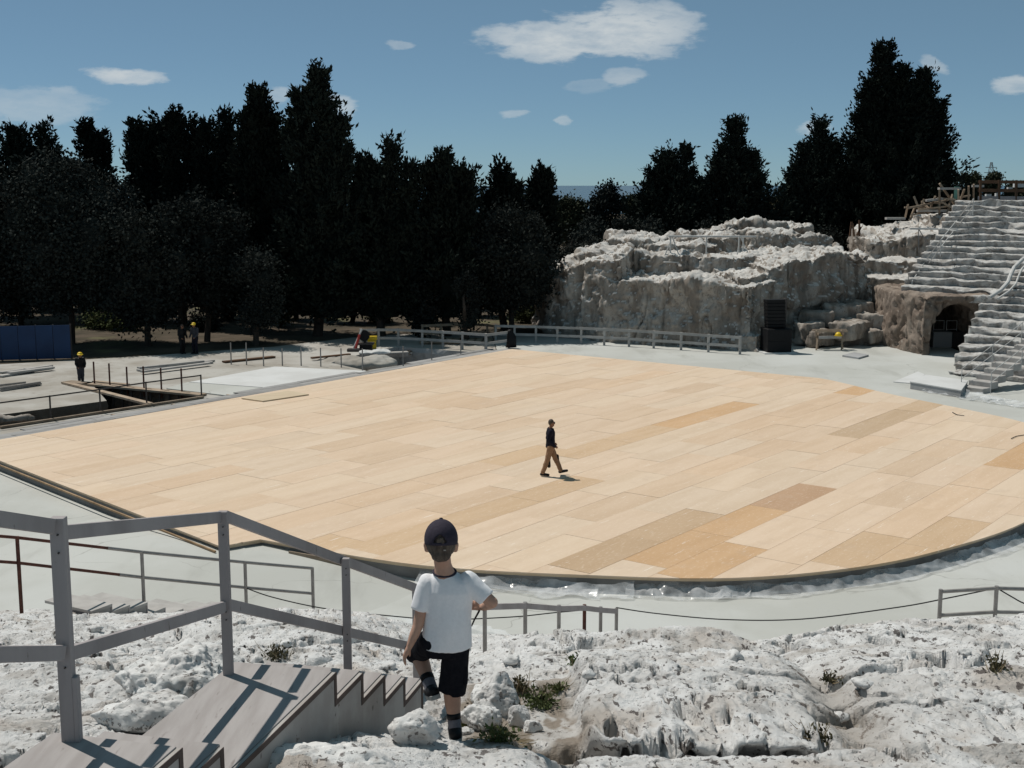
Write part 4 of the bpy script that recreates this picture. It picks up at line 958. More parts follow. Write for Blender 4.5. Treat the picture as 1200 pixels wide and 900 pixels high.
# saw-tooth side panels (thick ply with dark edge strips)
def side_panel(r_in, r_out, lv, bottom, m):
    pts = []
    for s0, s1, z in lv: pts += [(s0, z - .006), (s1, z - .006)]
    mb = MB(); top = pts; V = []; Fc = []
    cols = []
    for s0, s1, z in lv:
        zb0 = np.interp(s0, [b[0] for b in bottom], [b[1] for b in bottom]); zb1 = np.interp(s1, [b[0] for b in bottom], [b[1] for b in bottom])
        c = [SP(s0, r_in, zb0), SP(s0, r_out, zb0), SP(s1, r_out, zb1), SP(s1, r_in, zb1)]; c = [c[0], c[1], c[2], c[3]]
        t_ = [SP(s0, r_in, z - .006), SP(s0, r_out, z - .006), SP(s1, r_out, z - .006), SP(s1, r_in, z - .006)]
        MB().hexa(c + t_).build('side_panel', m, stair)
        # dark edge strip along tread and riser on the outside
        w_ = .020
        MB().hexa([SP(s0, r_out + .001, z - .030), SP(s0, r_out + .004, z - .030), SP(s1, r_out + .004, z - .030), SP(s1, r_out + .001, z - .030),
                   SP(s0, r_out + .001, z - .002), SP(s0, r_out + .004, z - .002), SP(s1, r_out + .004, z - .002), SP(s1, r_out + .001, z - .002)]).build('edge_strip', M['plyedge'], stair)
for l_ in (levels,):
    side_panel(-.020, .0, l_, [(-3.6, 7.0), (-1.22, 6.6), (0, 6.42), (1.38, 5.9)], M['sidepanel'])
for i in range(len(levels) - 1):
    s1, z = levels[i][1], levels[i][2]; zn = levels[i + 1][2]
    MB().hexa([SP(s1 - .028, .001, zn - .03), SP(s1 - .028, .0045, zn - .03), SP(s1 + .0, .0045, zn - .03), SP(s1, .001, zn - .03),
               SP(s1 - .028, .001, z - .004), SP(s1 - .028, .0045, z - .004), SP(s1, .0045, z - .004), SP(s1, .001, z - .004)]).build('edge_strip', M['plyedge'], stair)
s1, z = levels[-1][1], levels[-1][2]
MB().hexa([SP(s1 - .028, .001, 6.1), SP(s1 - .028, .0045, 6.1), SP(s1, .0045, 6.1), SP(s1, .001, 6.1), SP(s1 - .028, .001, z), SP(s1 - .028, .0045, z), SP(s1, .0045, z), SP(s1, .001, z)]).build('edge_strip', M['plyedge'], stair)
MB().hexa([SP(s1 - .003, -STW, 6.0), SP(s1 - .003, -.02, 6.0), SP(s1 + .015, -.02, 6.0), SP(s1 + .015, -STW, 6.0), SP(s1 - .003, -STW, z - .024), SP(s1 - .003, -.02, z - .024), SP(s1 + .015, -.02, z - .024), SP(s1 + .015, -STW, z - .024)]).build('riser', M['greydeck'], stair)

hr = thing('wooden_handrail', 'grey painted timber handrail with square posts beside the foreground stair', 'handrail', SP(-.3, -STW, 6.95))
P1t, P2t, P3t, P4t = W(68, 606, 4.66), W(261, 599, 6.06), W(405, 654, 7.4), W(487, 690, 8.6)
P0t = P1t + Vector((-.36, -1.45, .56)); Pm = P0t + Vector((-.36, -1.45, .56))
bases = [7.385, 7.24, 6.95, 6.3, 5.75]
for i, (p, zb) in enumerate(zip((P0t, P1t, P2t, P3t, P4t), bases)):
    w_ = .056 if i < 2 else .048
    MB().beam((p.x, p.y, zb - .02), (p.x, p.y, p.z), w_, w_ * .8, (0, 1, 0)).build('post', M['greywood'], hr, bevel=.004)
q = W(75, 700, 4.6); MB().box((P1t.x + .036, P1t.y - .006, 7.37), (.018, .04, .26)).build('post_cleat', M['greywood'], hr, bevel=.003)
def rail(a, b, h=.056): MB().beam(a, b, .024, h).build('rail', M['greywood'], hr, bevel=.003)
fw = Vector((0, .036, 0)); bk = Vector((0, -.038, 0))
rail(Vector((P0t.x, P0t.y, P0t.z - .06)) + bk, W(66, 614, 4.66) + bk, .058); rail(Vector((P0t.x, P0t.y, P0t.z - .55)) + bk, W(78, 761, 4.66) + bk, .058)
rail(W(70, 627, 4.68) + fw, W(258, 608, 6.04) + fw); rail(W(80, 769, 4.68) + fw, W(264, 713, 6.04) + fw)
rail(W(262, 607, 6.08) + fw, W(487, 691, 8.6) + fw); rail(W(265, 711, 6.08) + fw, W(490, 762, 8.6) + fw)

for pt, zs in ((P1t, (8.06, 7.99, 7.60, 7.54)), (P2t, (7.71, 7.67, 7.28, 7.24)), (P3t, (7.09, 7.05, 6.68, 6.64))):
    for z_ in zs: MB().tube([(pt.x + .004, pt.y - .022, z_), (pt.x + .004, pt.y - .030, z_)], .0036, 8).build('bolt', M['darksteel'], hr)

# ------------------------------------------------------------------ metal railings on the slope, cables
t = thing('rusty_railing', 'thin steel pipe railing, rusty at its upper end, beside the wooden seat covers', 'railing', W(20, 700, 20))
rp = [(20, 630, 700, 20.0), (166, 647, 708, 22.3), (287, 659, 718, 23.7), (366, 666, 724, 24.6)]
tops = [W(-90, 621, 18.6)] + [W(a, b, d) for a, b, c, d in rp]; mids = [W(-90, 652, 18.6)] + [W(a, b + 29.5, d) for a, b, c, d in rp]
for (a, b, c, d), tp in zip(rp, tops[1:]): MB().tube([(tp.x, tp.y, min(W(a, c, d).z, hz(tp.x, tp.y)) - .1), tp + Vector((0, 0, .02))], .033, 8).build('post', M['steel'] if a > 30 else M['rust'], t)
for L_ in (tops, mids):
    for i in range(len(L_) - 1):
        if i == 1:
            mpt = L_[1].lerp(L_[2], .70 if L_ is tops else .80); MB().tube([L_[1], mpt], .026, 8).build('rail', M['rust'], t); MB().tube([mpt, L_[2]], .030, 8).build('rail', M['steel'], t)
        else: MB().tube([L_[i], L_[i + 1]], .026 if i == 0 else .030, 8).build('rail', M['rust'] if i == 0 else M['steel'], t)
t = thing('steel_railing', 'thin steel railing with close posts running down the rock to the pavement', 'railing', W(568, 765, 20.5))
rp = [(568, 706.5, 769, 20.5), (615.5, 705.5, 759, 21.8), (655, 709, 756, 23.0), (685, 708.5, 756, 24.0), (704, 711, 752, 24.6), (722.5, 712.5, 752, 25.2)]
tops = [W(a, b, d) for a, b, c, d in rp]
for i, ((a, b, c, d), tp) in enumerate(zip(rp, tops)): MB().tube([(tp.x, tp.y, min(W(a, c, d).z, hz(tp.x, tp.y)) - .1), tp], .036, 8).build('post', M['rust'] if i == 3 else M['steel'], t)
for i in range(len(tops) - 1): MB().beam(tops[i] + Vector((0, -.03, -.06)), tops[i + 1] + Vector((0, -.03, -.06)), .05, .10).build('rail', M['greywood'], t)
MB().beam(tops[0] + Vector((0, -.03, -.06)), W(540, 706, 19.8), .05, .10).build('rail', M['greywood'], t)
q = W(568, 764, 20.5)
t = thing('corner_railing', 'steel pipe railing with two rails standing on the right-hand rock rim', 'railing', W(1103, 745, 20))
rp = [(1102.5, 692, 20.0), (1168, 688, 20.0), (1245, 690, 20.3)]; tops = [W(a, b, d) for a, b, d in rp]
for tp in tops: MB().tube([(tp.x, tp.y, hz(tp.x, tp.y) - .15), tp + Vector((0, 0, .02))], .035, 8).build('post', M['steel'], t)
for dz in (-.02, -.42):
    for i in range(2): MB().tube([tops[i] + Vector((0, 0, dz)), tops[i + 1] + Vector((0, 0, dz))], .032, 8).build('rail', M['steel'], t)
def cable(label, pts, r=.016):
    P = catmull([tuple(p) for p in pts], 6) if False else pts
    out = []
    for i in range(len(P) - 1):
        a, b, c, d = P[max(i - 1, 0)], P[i], P[i + 1], P[min(i + 2, len(P) - 1)]
        for k in range(8):
            tt = k / 8; out.append(.5 * ((2 * b) + (c - a) * tt + (2 * a - 5 * b + 4 * c - d) * tt * tt + (3 * b - a - 3 * c + d) * tt ** 3))
    out.append(P[-1]); tag(MB().tube(out, r, 6).build('cable', M['cable']), label, 'cable')
cable('black cable sagging between the close-post railing and the two-rail railing', [W(722, 712, 25.2), W(770, 719, 25), W(850, 726, 24.2), W(940, 725.5, 23), W(1050, 712, 21.6), W(1110, 701, 20.6), W(1168, 689, 20)], .012)
cable('black cable hanging right of the two-rail railing', [W(1168, 689, 20), W(1185, 699, 20), W(1200, 707, 20), W(1225, 715, 20), W(1260, 712, 20.2)], .012)
cable('black cable strung from the rusty railing past the boy', [W(288, 689, 23.7), W(320, 700, 23.5), W(380, 713, 23.2), W(460, 722, 23), W(520, 726, 22.8), W(600, 723, 23.2), W(650, 718, 23.6), W(704, 713, 24.6)], .011)

# wooden covers on the worn seats next to the rusty railing
t = thing('wooden_seat_covers', 'row of grey wooden step covers beside the rusty railing', 'steps', W(180, 712, 22.3))
for k in range(9):
    a = W(92 + k * 21.5, 709 + k * 1.4, 21.2 + k * .42); zz = hz(a.x, a.y)
    c = Vector((a.x, a.y, max(a.z + .03, zz + .16))); rz = R(-30)
    MB().box(c, (1.15, .46, .05), rz).build('tread_board', M['fencewood'], t, bevel=.004); f = Vector((math.sin(-rz), -math.cos(rz), 0))
    MB().box(c + Vector((-math.sin(rz) * .21, math.cos(rz) * .21, -.15)), (1.15, .03, .26), rz).build('riser_board', M['greywood'], t); MB().box(c + Vector((math.cos(rz) * .55, math.sin(rz) * .55, -.15)), (.03, .42, .26), rz).build('end_board', M['fencewood'], t)

# ------------------------------------------------------------------ boulders, stones, weeds
def boulder(name, label, c, size, seed, rz=0, m='boulder', planes=15, rough=.055, sub=5, group=None, sink=.25):
    bm = bmesh.new(); bmesh.ops.create_icosphere(bm, subdivisions=sub, radius=1); V = np.array([v.co[:] for v in bm.verts]); Fc = np.array([[v.index for v in f.verts] for f in bm.faces]); bm.free()
    r_ = np.random.default_rng(seed); pn = r_.normal(size=(planes, 3)); pn /= np.linalg.norm(pn, axis=1)[:, None]; pd = r_.uniform(.60, .95, planes)
    dots = V @ pn.T; rad = np.where(dots > .05, pd[None] / np.maximum(dots, .05), 9).min(1); rad = np.minimum(rad, 1.0)
    V = V * rad[:, None]; nrm = V / np.linalg.norm(V, axis=1)[:, None]
    sz = np.array(size); Vw = V * sz; s0 = float(np.mean(sz))
    d = fbm(Vw, 1.3 / s0, 3, seed) * rough * 2.2 + fbm(Vw, 4.5 / s0, 4, seed + 3) * rough - sstep(.28, .36, perlin(Vw * 6 / s0, seed + 6)) * rough * .9 - np.abs(fbm(Vw, 11 / s0, 3, seed + 8)) * rough * .5
    Vw = Vw + nrm * (d * s0)[:, None]; ca, sa = math.cos(rz), math.sin(rz)
    X = Vw[:, 0] * ca - Vw[:, 1] * sa; Y = Vw[:, 0] * sa + Vw[:, 1] * ca; Vw = np.stack([X + c[0], Y + c[1], Vw[:, 2] + c[2]], 1)
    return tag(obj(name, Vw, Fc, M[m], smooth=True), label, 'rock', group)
def on_slope(px, py, d, dz=0): p = W(px, py, d); return Vector((p.x, p.y, hz(p.x, p.y) + dz))
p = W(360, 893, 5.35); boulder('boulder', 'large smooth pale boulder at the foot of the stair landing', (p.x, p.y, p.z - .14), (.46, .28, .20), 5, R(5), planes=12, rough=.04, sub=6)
for nm, lab, px, py, size, seed, rz, kw in (
        ('boulder', 'tilted pale boulder with dark side between stair and boy', 488, 872, (.16, .13, .11), 12, 30, {}),
        ('boulder', 'big pitted grey boulder behind the left handrail post', 200, 838, (.36, .42, .24), 23, -25, dict(rough=.07, sub=6)),
        ('boulder', 'low pale rock against the edge of the landing', 160, 858, (.28, .2, .13), 31, 10, {}),
        ('boulder', 'rounded pale boulder behind the weeds', 583, 836, (.19, .16, .16), 41, 20, {}),
        ('boulder', 'grey boulder behind the boy standing leg', 560, 856, (.15, .12, .11), 47, -10, dict(rough=.07)),
        ('stone', 'upright oval grey stone leaning in front of the weeds', 607, 853, (.075, .085, .105), 52, 10, dict(planes=8, rough=.04)),
        ('stone', 'small pale stone beside the upright oval stone', 624, 860, (.07, .06, .055), 57, 0, dict(rough=.04)),
        ('stone', 'flat pale stone chip behind the boy heel', 546, 862, (.06, .05, .025), 63, 30, dict(rough=.04, sub=4))):
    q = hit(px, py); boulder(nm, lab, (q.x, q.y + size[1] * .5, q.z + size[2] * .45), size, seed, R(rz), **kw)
STN = ['below the middle handrail post', 'beside the rusty railing foot', 'under the close-post railing', 'on the rim of the soil path', 'on the second soil strip', 'in the crack beside the second soil strip', 'under the two-rail railing', 'on the rim behind the big slab', 'near the last stair tread', 'behind the left handrail', 'behind the child raised foot']
for i, (px, py) in enumerate([(420, 752), (335, 758), (600, 775), (690, 795), (1010, 805), (985, 850), (1130, 770), (860, 775), (300, 775), (110, 740), (455, 785)]):
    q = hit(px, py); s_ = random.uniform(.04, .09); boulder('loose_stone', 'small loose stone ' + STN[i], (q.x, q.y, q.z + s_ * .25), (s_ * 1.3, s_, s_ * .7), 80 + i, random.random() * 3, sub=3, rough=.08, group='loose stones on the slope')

def kites(C, Dr, ln, wd, rg):
    """leaf-shaped quads"""
    n = len(C); Dr = Dr / np.linalg.norm(Dr, axis=1)[:, None]; q = rg.normal(size=(n, 3)); s = np.cross(Dr, q); s /= np.linalg.norm(s, axis=1)[:, None] + 1e-9
    ln = np.broadcast_to(ln, (n,))[:, None]; wd = np.broadcast_to(wd, (n,))[:, None]
    V = np.stack([C, C + Dr * ln * .45 + s * wd * .5, C + Dr * ln, C + Dr * ln * .45 - s * wd * .5], 1).reshape(-1, 3)
    return V, np.arange(n * 4).reshape(-1, 4)
def weed(label, c, r, h, n, m='weed', ll=.035, seed=0, straw=True):
    rg = np.random.default_rng(seed); t = thing('weed_plant', label, 'plant', c, 'weeds among the rocks')
    C = np.array(c) + rg.normal(size=(n, 3)) * np.array([r * .5, r * .5, h * .3]) + np.array([0, 0, h * .35]); C[:, 2] = np.maximum(C[:, 2], c[2])
    V, Fc = kites(C, rg.normal(size=(n, 3)) + np.array([0, 0, .8]), ll * rg.uniform(.6, 1.3, n), ll * .5, rg); obj('leaves', V, Fc, M[m], t)
    mb = MB()
    for k in range(14):
        a = Vector(c) + Vector((rg.normal() * r * .4, rg.normal() * r * .4, 0)); mb.tube([a, a + Vector((rg.normal() * .05, rg.normal() * .05, h * rg.uniform(.7, 1.5)))], [.0035, .0015], 4)
    mb.build('stems', M['straw'], t)
wp = [(632, 822, 7.15, .11, .11, 420, 'leafy green weed clump behind the upright oval stone', 'weed'), (655, 804, 7.6, .05, .05, 120, 'small green tuft on the soil path', 'weed'), (585, 862, 6.75, .09, .07, 260, 'low green weed mat beside the boy shoe', 'weed'),
      (560, 830, 7.1, .06, .08, 150, 'brownish weed between boulders behind the boy', 'olive'), (548, 846, 6.95, .06, .06, 150, 'green weed close behind the boy leg', 'weed'), (676, 772, 9.4, .07, .07, 140, 'dry tuft in the rock hollow above the path', 'weed'),
      (957, 865, 6.9, .07, .09, 160, 'dark weed in the crack beside the second soil strip', 'olive'), (325, 768, 10.5, .09, .12, 200, 'dark weed in the rock below the middle handrail post', 'olive'), (1168, 780, 9.5, .06, .1, 120, 'dry brown weed on the right-hand rock', 'olive'), (975, 795, 9, .06, .05, 100, 'brown tuft on the rim of the soil strip', 'olive'), (610, 806, 7.5, .06, .09, 130, 'seeding weed stalks beside the rounded boulder', 'olive')]
for i, (px, py, d, r_, h_, n_, lab, m_) in enumerate(wp):
    q = hit(px, py + 6); weed(lab, q - Vector((0, 0, .01)), r_, h_, n_, m_, seed=300 + i)
mb = MB(); rg = random.Random(5)
for k in range(70):
    q = on_slope(rg.uniform(545, 610), 860, rg.uniform(6.45, 6.95), .012); a = rg.uniform(-.6, .6); l_ = rg.uniform(.04, .12)
    mb.tube([q, q + Vector((math.cos(a) * l_, math.sin(a) * l_, .004))], .0022, 4)
tag(mb.build('dry_straw', M['straw']), 'dry straw scattered on the soil beside the boy', kind='stuff')

# ------------------------------------------------------------------ plastic film along the stage front
def film(name, label, path, w0, seed, h=.3, wave=.18):
    P = [Vector(p) for p in path]; n = 220; m_ = 12; V = []
    Ls = [0]
    for i in range(len(P) - 1): Ls.append(Ls[-1] + (P[i + 1] - P[i]).length)
    for i in range(n):
        s = Ls[-1] * i / (n - 1); k = max(0, min(len(P) - 2, int(np.searchsorted(Ls, s) - 1))); f = (s - Ls[k]) / (Ls[k + 1] - Ls[k]); c = P[k].lerp(P[k + 1], f); d = (P[k + 1] - P[k]).normalized(); nn = Vector((d.y, -d.x))
        for j in range(m_):
            t_ = j / (m_ - 1); V.append((c.x + nn.x * (t_ - .12) * w0, c.y + nn.y * (t_ - .12) * w0, h * (1 - t_) ** 2 + .02))
    V = np.array(V); tj = np.tile(np.linspace(0, 1, m_), n)
    V[:, 2] += np.abs(fbm(V, 1.0, 4, seed)) * wave * 1.6 + fbm(V, 4, 3, seed + 4) * wave * .25 * (tj > .05); V[:, 2] = np.maximum(V[:, 2], .012)
    V[:, 1] += fbm(V + 5, .5, 3, seed + 2) * w0 * .75; V[:, 0] += fbm(V + 8, .8, 3, seed + 3) * w0 * .3
    i = np.arange(n - 1)[:, None] * m_ + np.arange(m_ - 1)[None]; i = i.ravel(); Fc = np.stack([i, i + 1, i + m_ + 1, i + m_], 1)
    return tag(obj(name, V, Fc, M['plastic'], smooth=True), label, 'plastic film')
fr = [p for p in arc]
def seg(i0, i1): return [tuple(shrink([p], -.05)[0]) for p in fr[i0:i1]]
film('plastic_film', 'clear plastic film bunched along the left part of the stage front', seg(8, 19), .45, 5, .20, .05)
film('plastic_film', 'big crumpled heap of clear plastic film at the stage front', [tuple(G(x, y).to_2d()) for x, y in ((735, 692), (770, 693), (815, 692), (870, 689))], .9, 11, .22, .15)
film('plastic_film', 'clear plastic film along the curved right part of the stage front', seg(22, 48), .42, 17, .19, .05)
film('plastic_film', 'crumpled plastic film lying at the foot of the block steps', [tuple(G(x, y).to_2d()) for x, y in ((1100, 459), (1150, 466), (1210, 476))], 1.2, 23, .12, .12)
film('plastic_film', 'white plastic film spread on the pavement behind the handrail', [tuple(G(x, y).to_2d()) for x, y in ((425, 733), (470, 731), (555, 742), (600, 752))], 1.2, 31, .06, .07)
film('plastic_film', 'white plastic film on the pavement right of the boy', [tuple(G(x, y).to_2d()) for x, y in ((565, 684), (640, 690), (705, 690))], .6, 37, .08, .06)
t = thing('stage_hose', 'thin white hose looping out from under the stage front', 'hose', G(590, 680))
MB().tube([G(608, 672, .3), G(603, 680, .15), G(598, 686, .03), G(588, 687.5, .03)], .02, 6).build('hose_run', M['whitesteel'], t)
cable('black cable tail on the pavement before the stage', [G(875, 692, .03), G(905, 696, .03), G(935, 694, .03), G(940, 689, .03)], .015)
cable('black cable tail lying on the right of the stage', [G(1116, 483, .43), G(1122, 486, .43), G(1130, 487, .43)], .014)
cable('black cable end on the right rim of the stage', [G(1185, 514, .43), G(1192, 511, .43), G(1206, 509, .43)], .014)
q = G(498, 668); mb = MB(); a = [G(481, 666.5, .0), G(548, 673, .0)]
mb.hexa([a[0], a[1], a[1] + Vector((0, .25, 0)), a[0] + Vector((0, .25, 0)), a[0] + Vector((.35, .2, .32)), a[1] + Vector((0, .2, .30)), a[1] + Vector((0, .25, .30)), a[0] + Vector((.35, .25, .32))])
tag(mb.build('film_flap', M['greyconc']), 'grey sheet folded against the stage front behind the boy', 'sheet')

# ------------------------------------------------------------------ people
def skin(name, mb, voxel, m, parent, it=4, wr=0., seed=0, ws=9., st=(1, 1, 1)):
    V, Fc, Nn = remesh(mb, voxel, it)
    if wr: V = V + Nn * (fbm(V * np.array(st), ws, 3, seed) * wr)[:, None]
    return obj(name, V, Fc, M[m], parent, smooth=True)
def hand(mb, wrist, d, side, palm_n, s=1.0, curl=.5):
    """five-fingered relaxed hand: d = pointing direction, side = towards the thumb, palm_n = palm normal"""
    wrist = Vector(wrist); d = Vector(d).normalized(); side = Vector(side); side = (side - d * side.dot(d)).normalized(); pn = Vector(palm_n); pn = (pn - d * pn.dot(d) - side * pn.dot(side)).normalized()
    kn = wrist + d * .062 * s
    mb.limb([wrist, wrist + d * .03 * s + side * .012 * s, kn + side * .014 * s], [.017 * s, .017 * s, .013 * s]); mb.limb([wrist, wrist + d * .03 * s - side * .010 * s, kn - side * .016 * s], [.016 * s, .016 * s, .012 * s])
    for k, (o, l) in enumerate(((.024, .050), (.008, .056), (-.008, .052), (-.023, .042))):
        b = kn + side * o * s; c1 = curl * (.8 + .1 * k); p1 = b + (d * math.cos(c1 * .6) + pn * math.sin(c1 * .6)) * l * .5 * s; p2 = p1 + (d * math.cos(c1 * 1.5) + pn * math.sin(c1 * 1.5)) * l * .3 * s; p3 = p2 + (d * math.cos(c1 * 2.1) + pn * math.sin(c1 * 2.1)) * l * .25 * s
        mb.limb([b, p1, p2, p3], [.0078 * s, .0070 * s, .0064 * s, .0054 * s], 8)
    tb0 = wrist + d * .018 * s + side * .016 * s; t1 = tb0 + (side * .7 + d * .7 + pn * .3).normalized() * .03 * s; t2 = t1 + (side * .3 + d * .9 + pn * .35).normalized() * .026 * s
    mb.limb([tb0, t1, t2], [.0105 * s, .0090 * s, .0070 * s], 8)

def build_boy():
    gz = hz(W(533, 868, 6.5).x, 6.5)
    foot = W(533, 872, 6.5)
    boy = thing('person', 'child seen from behind in white T-shirt, black shorts and dark cap stepping down the rocks', 'person', (foot.x, foot.y, foot.z))
    hipL, hipR = W(507, 752, 6.52), W(534, 754, 6.52); knR, anR = W(529, 806, 6.53), W(533, 852, 6.50); knL, anL = W(489, 762, 6.78), W(505, 806, 6.60)
    body = MB()
    sk = W(517, 634, 6.50)                                                   # skull centre
    body.ell(sk, .078, .092, .098, 20, 14); body.ell(sk + Vector((-.004, .035, -.055)), .056, .056, .058)        # skull, jaw
    body.limb([sk + Vector((-.004, .128 - .03, -.03)), sk + Vector((-.004, .088, -.035))], [.010, .014])                # nose
    body.ell(sk + Vector((-.004, .082, -.068)), .024, .014, .009)                                                       # lips
    for s_ in (-1, 1):
        c = sk + Vector((s_ * .080, -.004, -.030)); body.ell(c, .010, .022, .030, 12, 8); body.ell(c + Vector((s_ * .006, -.008, .012)), .007, .013, .016, 10, 8); body.ell(c + Vector((s_ * -.006, .006, -.018)), .010, .014, .014)
        body.ell(sk + Vector((s_ * .030, .078, .002)), .016, .010, .010)
    nk = W(521, 672, 6.52); body.limb([sk + Vector((.002, -.012, -.06)), W(519, 662, 6.515), nk], [.047, .046, .056])
    # trunk
    sh = [(W(523, 752, 6.52), .118, .082), (W(524, 735, 6.52), .105, .078), (W(525, 712, 6.53), .108, .078), (W(526, 692, 6.53), .108, .074), (W(526, 683, 6.53), .090, .056), (W(523, 675, 6.53), .060, .046)]
    body.loft([(c, a, b, 0) for c, a, b in sh]); body.ell(W(522, 756, 6.52), .108, .085, .07)
    aLs, aLe, aLw = W(500, 685, 6.53), W(490, 733, 6.50), W(480, 757, 6.47); aRs, aRe, aRw = W(551, 683, 6.53), W(577, 706, 6.50), W(566, 712, 6.68)
    body.limb([aLs, W(495, 710, 6.515), aLe, aLe.lerp(aLw, .45), aLw], [.040, .036, .029, .027, .018]); body.limb([aRs, W(565, 696, 6.515), aRe, aRe.lerp(aRw, .5), aRw], [.040, .036, .031, .028, .018])
    hand(body, aLw, (-.035, -.01, -.075), (.3, 1, .1), (1, .1, .2), .92, .45)
    hand(body, aRw, (-.7, .35, .05), (0, .2, 1), (-.1, -1, -.2), .92, 1.0)
    body.limb([hipR, hipR.lerp(knR, .55), knR, knR.lerp(anR, .35), anR], [.066, .060, .047, .045, .028]); body.limb([hipL, hipL.lerp(knL, .55), knL, knL.lerp(anL, .35), anL], [.066, .060, .048, .045, .028])
    body.limb([anR, anR + Vector((.0, .10, -.055))], [.028, .022]); body.limb([anL, anL + Vector((-.01, .085, -.05))], [.028, .022])
    skin('body', body, .0055, 'skin', boy, 3)
    # T-shirt
    ts = MB(); S = [(W(523.5, 757.5, 6.52), .134, .108), (W(524, 748, 6.52), .131, .104), (W(525, 730, 6.52), .124, .098), (W(526, 708, 6.53), .126, .095), (W(526.5, 691, 6.53), .131, .090), (W(526, 681, 6.53), .118, .075), (W(523, 673.5, 6.53), .074, .062), (W(521, 670.5, 6.527), .060, .056)]
    ts.loft([(c, a, b, 0) for c, a, b in S], 28)
    ts.limb([W(502, 683, 6.53), W(497, 697, 6.525)], [.052, .050]); ts.tube([W(501, 686, 6.53), W(493.5, 714, 6.515)], [.054, .053], 18)
    ts.limb([W(548, 681, 6.53), W(556, 688, 6.525)], [.052, .050]); ts.tube([W(549, 682, 6.53), W(570, 701.5, 6.51)], [.054, .052], 18)
    tee = skin('t_shirt', ts, .0055, 'tee', boy, 5, .0095, 5, 7., (1.1, 1, .5))
    cb = MB(); c0 = W(521, 670.5, 6.525); ring = []
    for k in range(25):
        a = 2 * math.pi * k / 24; ring.append(c0 + Vector((math.cos(a) * .0595, math.sin(a) * .0565, .002 + math.sin(a) * .010)))
    cb.tube(ring, .0062, 8); obj('collar_band', cb.v, cb.f, M['capcloth'], tee, smooth=True)
    # shorts
    so = MB(); so.loft([(W(522, 748, 6.52), .118, .092, 0), (W(522, 757, 6.52), .121, .098, 0), (W(522, 766, 6.525), .112, .098, 0)], 24)
    so.tube([hipR + Vector((.006, 0, .0)), hipR.lerp(knR, .6) + Vector((.008, 0, 0)), W(529.5, 810, 6.53)], [.074, .075, .076], 20); so.ell(hipR, .070, .085, .07)
    so.tube([hipL, hipL.lerp(knL, .5), knL + (knL - hipL).normalized() * .03], [.074, .073, .070], 20); so.ell(hipL, .070, .085, .07)
    skin('shorts', so, .006, 'navy', boy, 4, .009, 9, 10., (1.1, 1, .5))
    so2 = MB().box(W(546, 788, 6.53), (.022, .12, .10)); skin('shorts_pocket', so2, .006, 'navy', boy, 4)
    # socks and shoes
    for an, kn, fd, lab in ((anR, knR, Vector((-.10, .99, 0)), 'R'), (anL, knL, Vector((-.20, .90, -.30)), 'L')):
        up = (kn - an).normalized(); fd = fd.normalized()
        sk_ = MB().tube([an - up * .02, an + up * .048], [.036, .036], 16); skin('sock', sk_, .005, 'sockgrey', boy, 2)
        MB().tube([an + up * .047, an + up * .078], [.0375, .038], 16).build('sock_band', M['black'], boy, smooth=True)
        heel = an - up * .050 - fd * .028; s_ = MB()
        toe = heel + fd * .165; s_.limb([heel + up * .022, heel + fd * .06 + up * .03, toe + up * .012], [.036, .039, .031], 14); s_.limb([an - up * .008, heel + up * .018], [.036, .034], 14)
        sh_ = skin('shoe', s_, .005, 'shoe', boy, 4)
        so_ = MB(); side = fd.cross(up).normalized(); upn = side.cross(fd).normalized()
        outl = [(-.040, .026), (-.046, 0), (-.040, -.026), (.05, -.036), (.13, -.036), (.185, -.018), (.192, .006), (.165, .032), (.06, .038)]
        V = [heel + fd * a + side * b - upn * .016 for a, b in outl] + [heel + fd * a * 1. + side * b + upn * .006 for a, b in outl]; n = len(outl)
        so_.add(V, [tuple(range(n)), tuple(range(2 * n - 1, n - 1, -1))] + [(i, n + i, n + (i + 1) % n, (i + 1) % n) for i in range(n)]); obj('sole', so_.v, so_.f, M['sole'], sh_)
    # hair and cap
    hr_ = MB(); hr_.ell(sk + Vector((0, -.010, .004)), .0815, .092, .096, 20, 14); hr_.ell(sk + Vector((0, -.048, -.052)), .056, .046, .046)
    V, Fc, Nn = remesh(hr_, .005, 2); V = V + Nn * (fbm(V * np.array([1, 1, .4]), 60, 2, 4) * .004)[:, None]
    low = sk.z - .040; keep = lambda v: not (v[1] > sk.y + .035 and v[2] < sk.z + .05) and v[2] > sk.z - .105
    Fc = [tuple(f) for f in Fc if all(keep(V[i]) for i in f)]; obj('hair', V, Fc, M['hair'], boy, smooth=True)
    tilt = Matrix.Rotation(R(-10), 3, 'X'); V = []; Fc = []; nu, nv = 64, 26
    cc = sk + Vector((0, -.004, .012)); a_, b_, h_ = .0885, .104, .105
    for jv in range(nv + 1):
        el = (math.pi / 2) * (jv / nv) - R(14) * (1 - jv / nv)
        for iu in range(nu):
            t_ = 2 * math.pi * iu / nu; V.append(cc + tilt @ Vector((a_ * math.cos(el) * math.cos(t_), b_ * math.cos(el) * math.sin(t_), h_ * math.sin(el))))
    for jv in range(nv):
        for iu in range(nu):
            q = [jv * nu + iu, jv * nu + (iu + 1) % nu, (jv + 1) * nu + (iu + 1) % nu, (jv + 1) * nu + iu]; c = sum((V[i] for i in q), Vector()) / 4 - cc
            if c.y < -.02 and jv >= 2 and (c.x / .034) ** 2 + ((c.z + .002) / .050) ** 2 < 1: continue     # opening above the strap
            Fc.append(tuple(q))
    cap = obj('cap', V, Fc, M['capcloth'], boy, smooth=True); sm = cap.modifiers.new('thick', 'SOLIDIFY'); sm.thickness = .004; sm.offset = -1
    MB().ell(cc + tilt @ Vector((0, 0, h_ + .001)), .010, .010, .006).build('cap_button', M['capcloth'], cap, smooth=True)
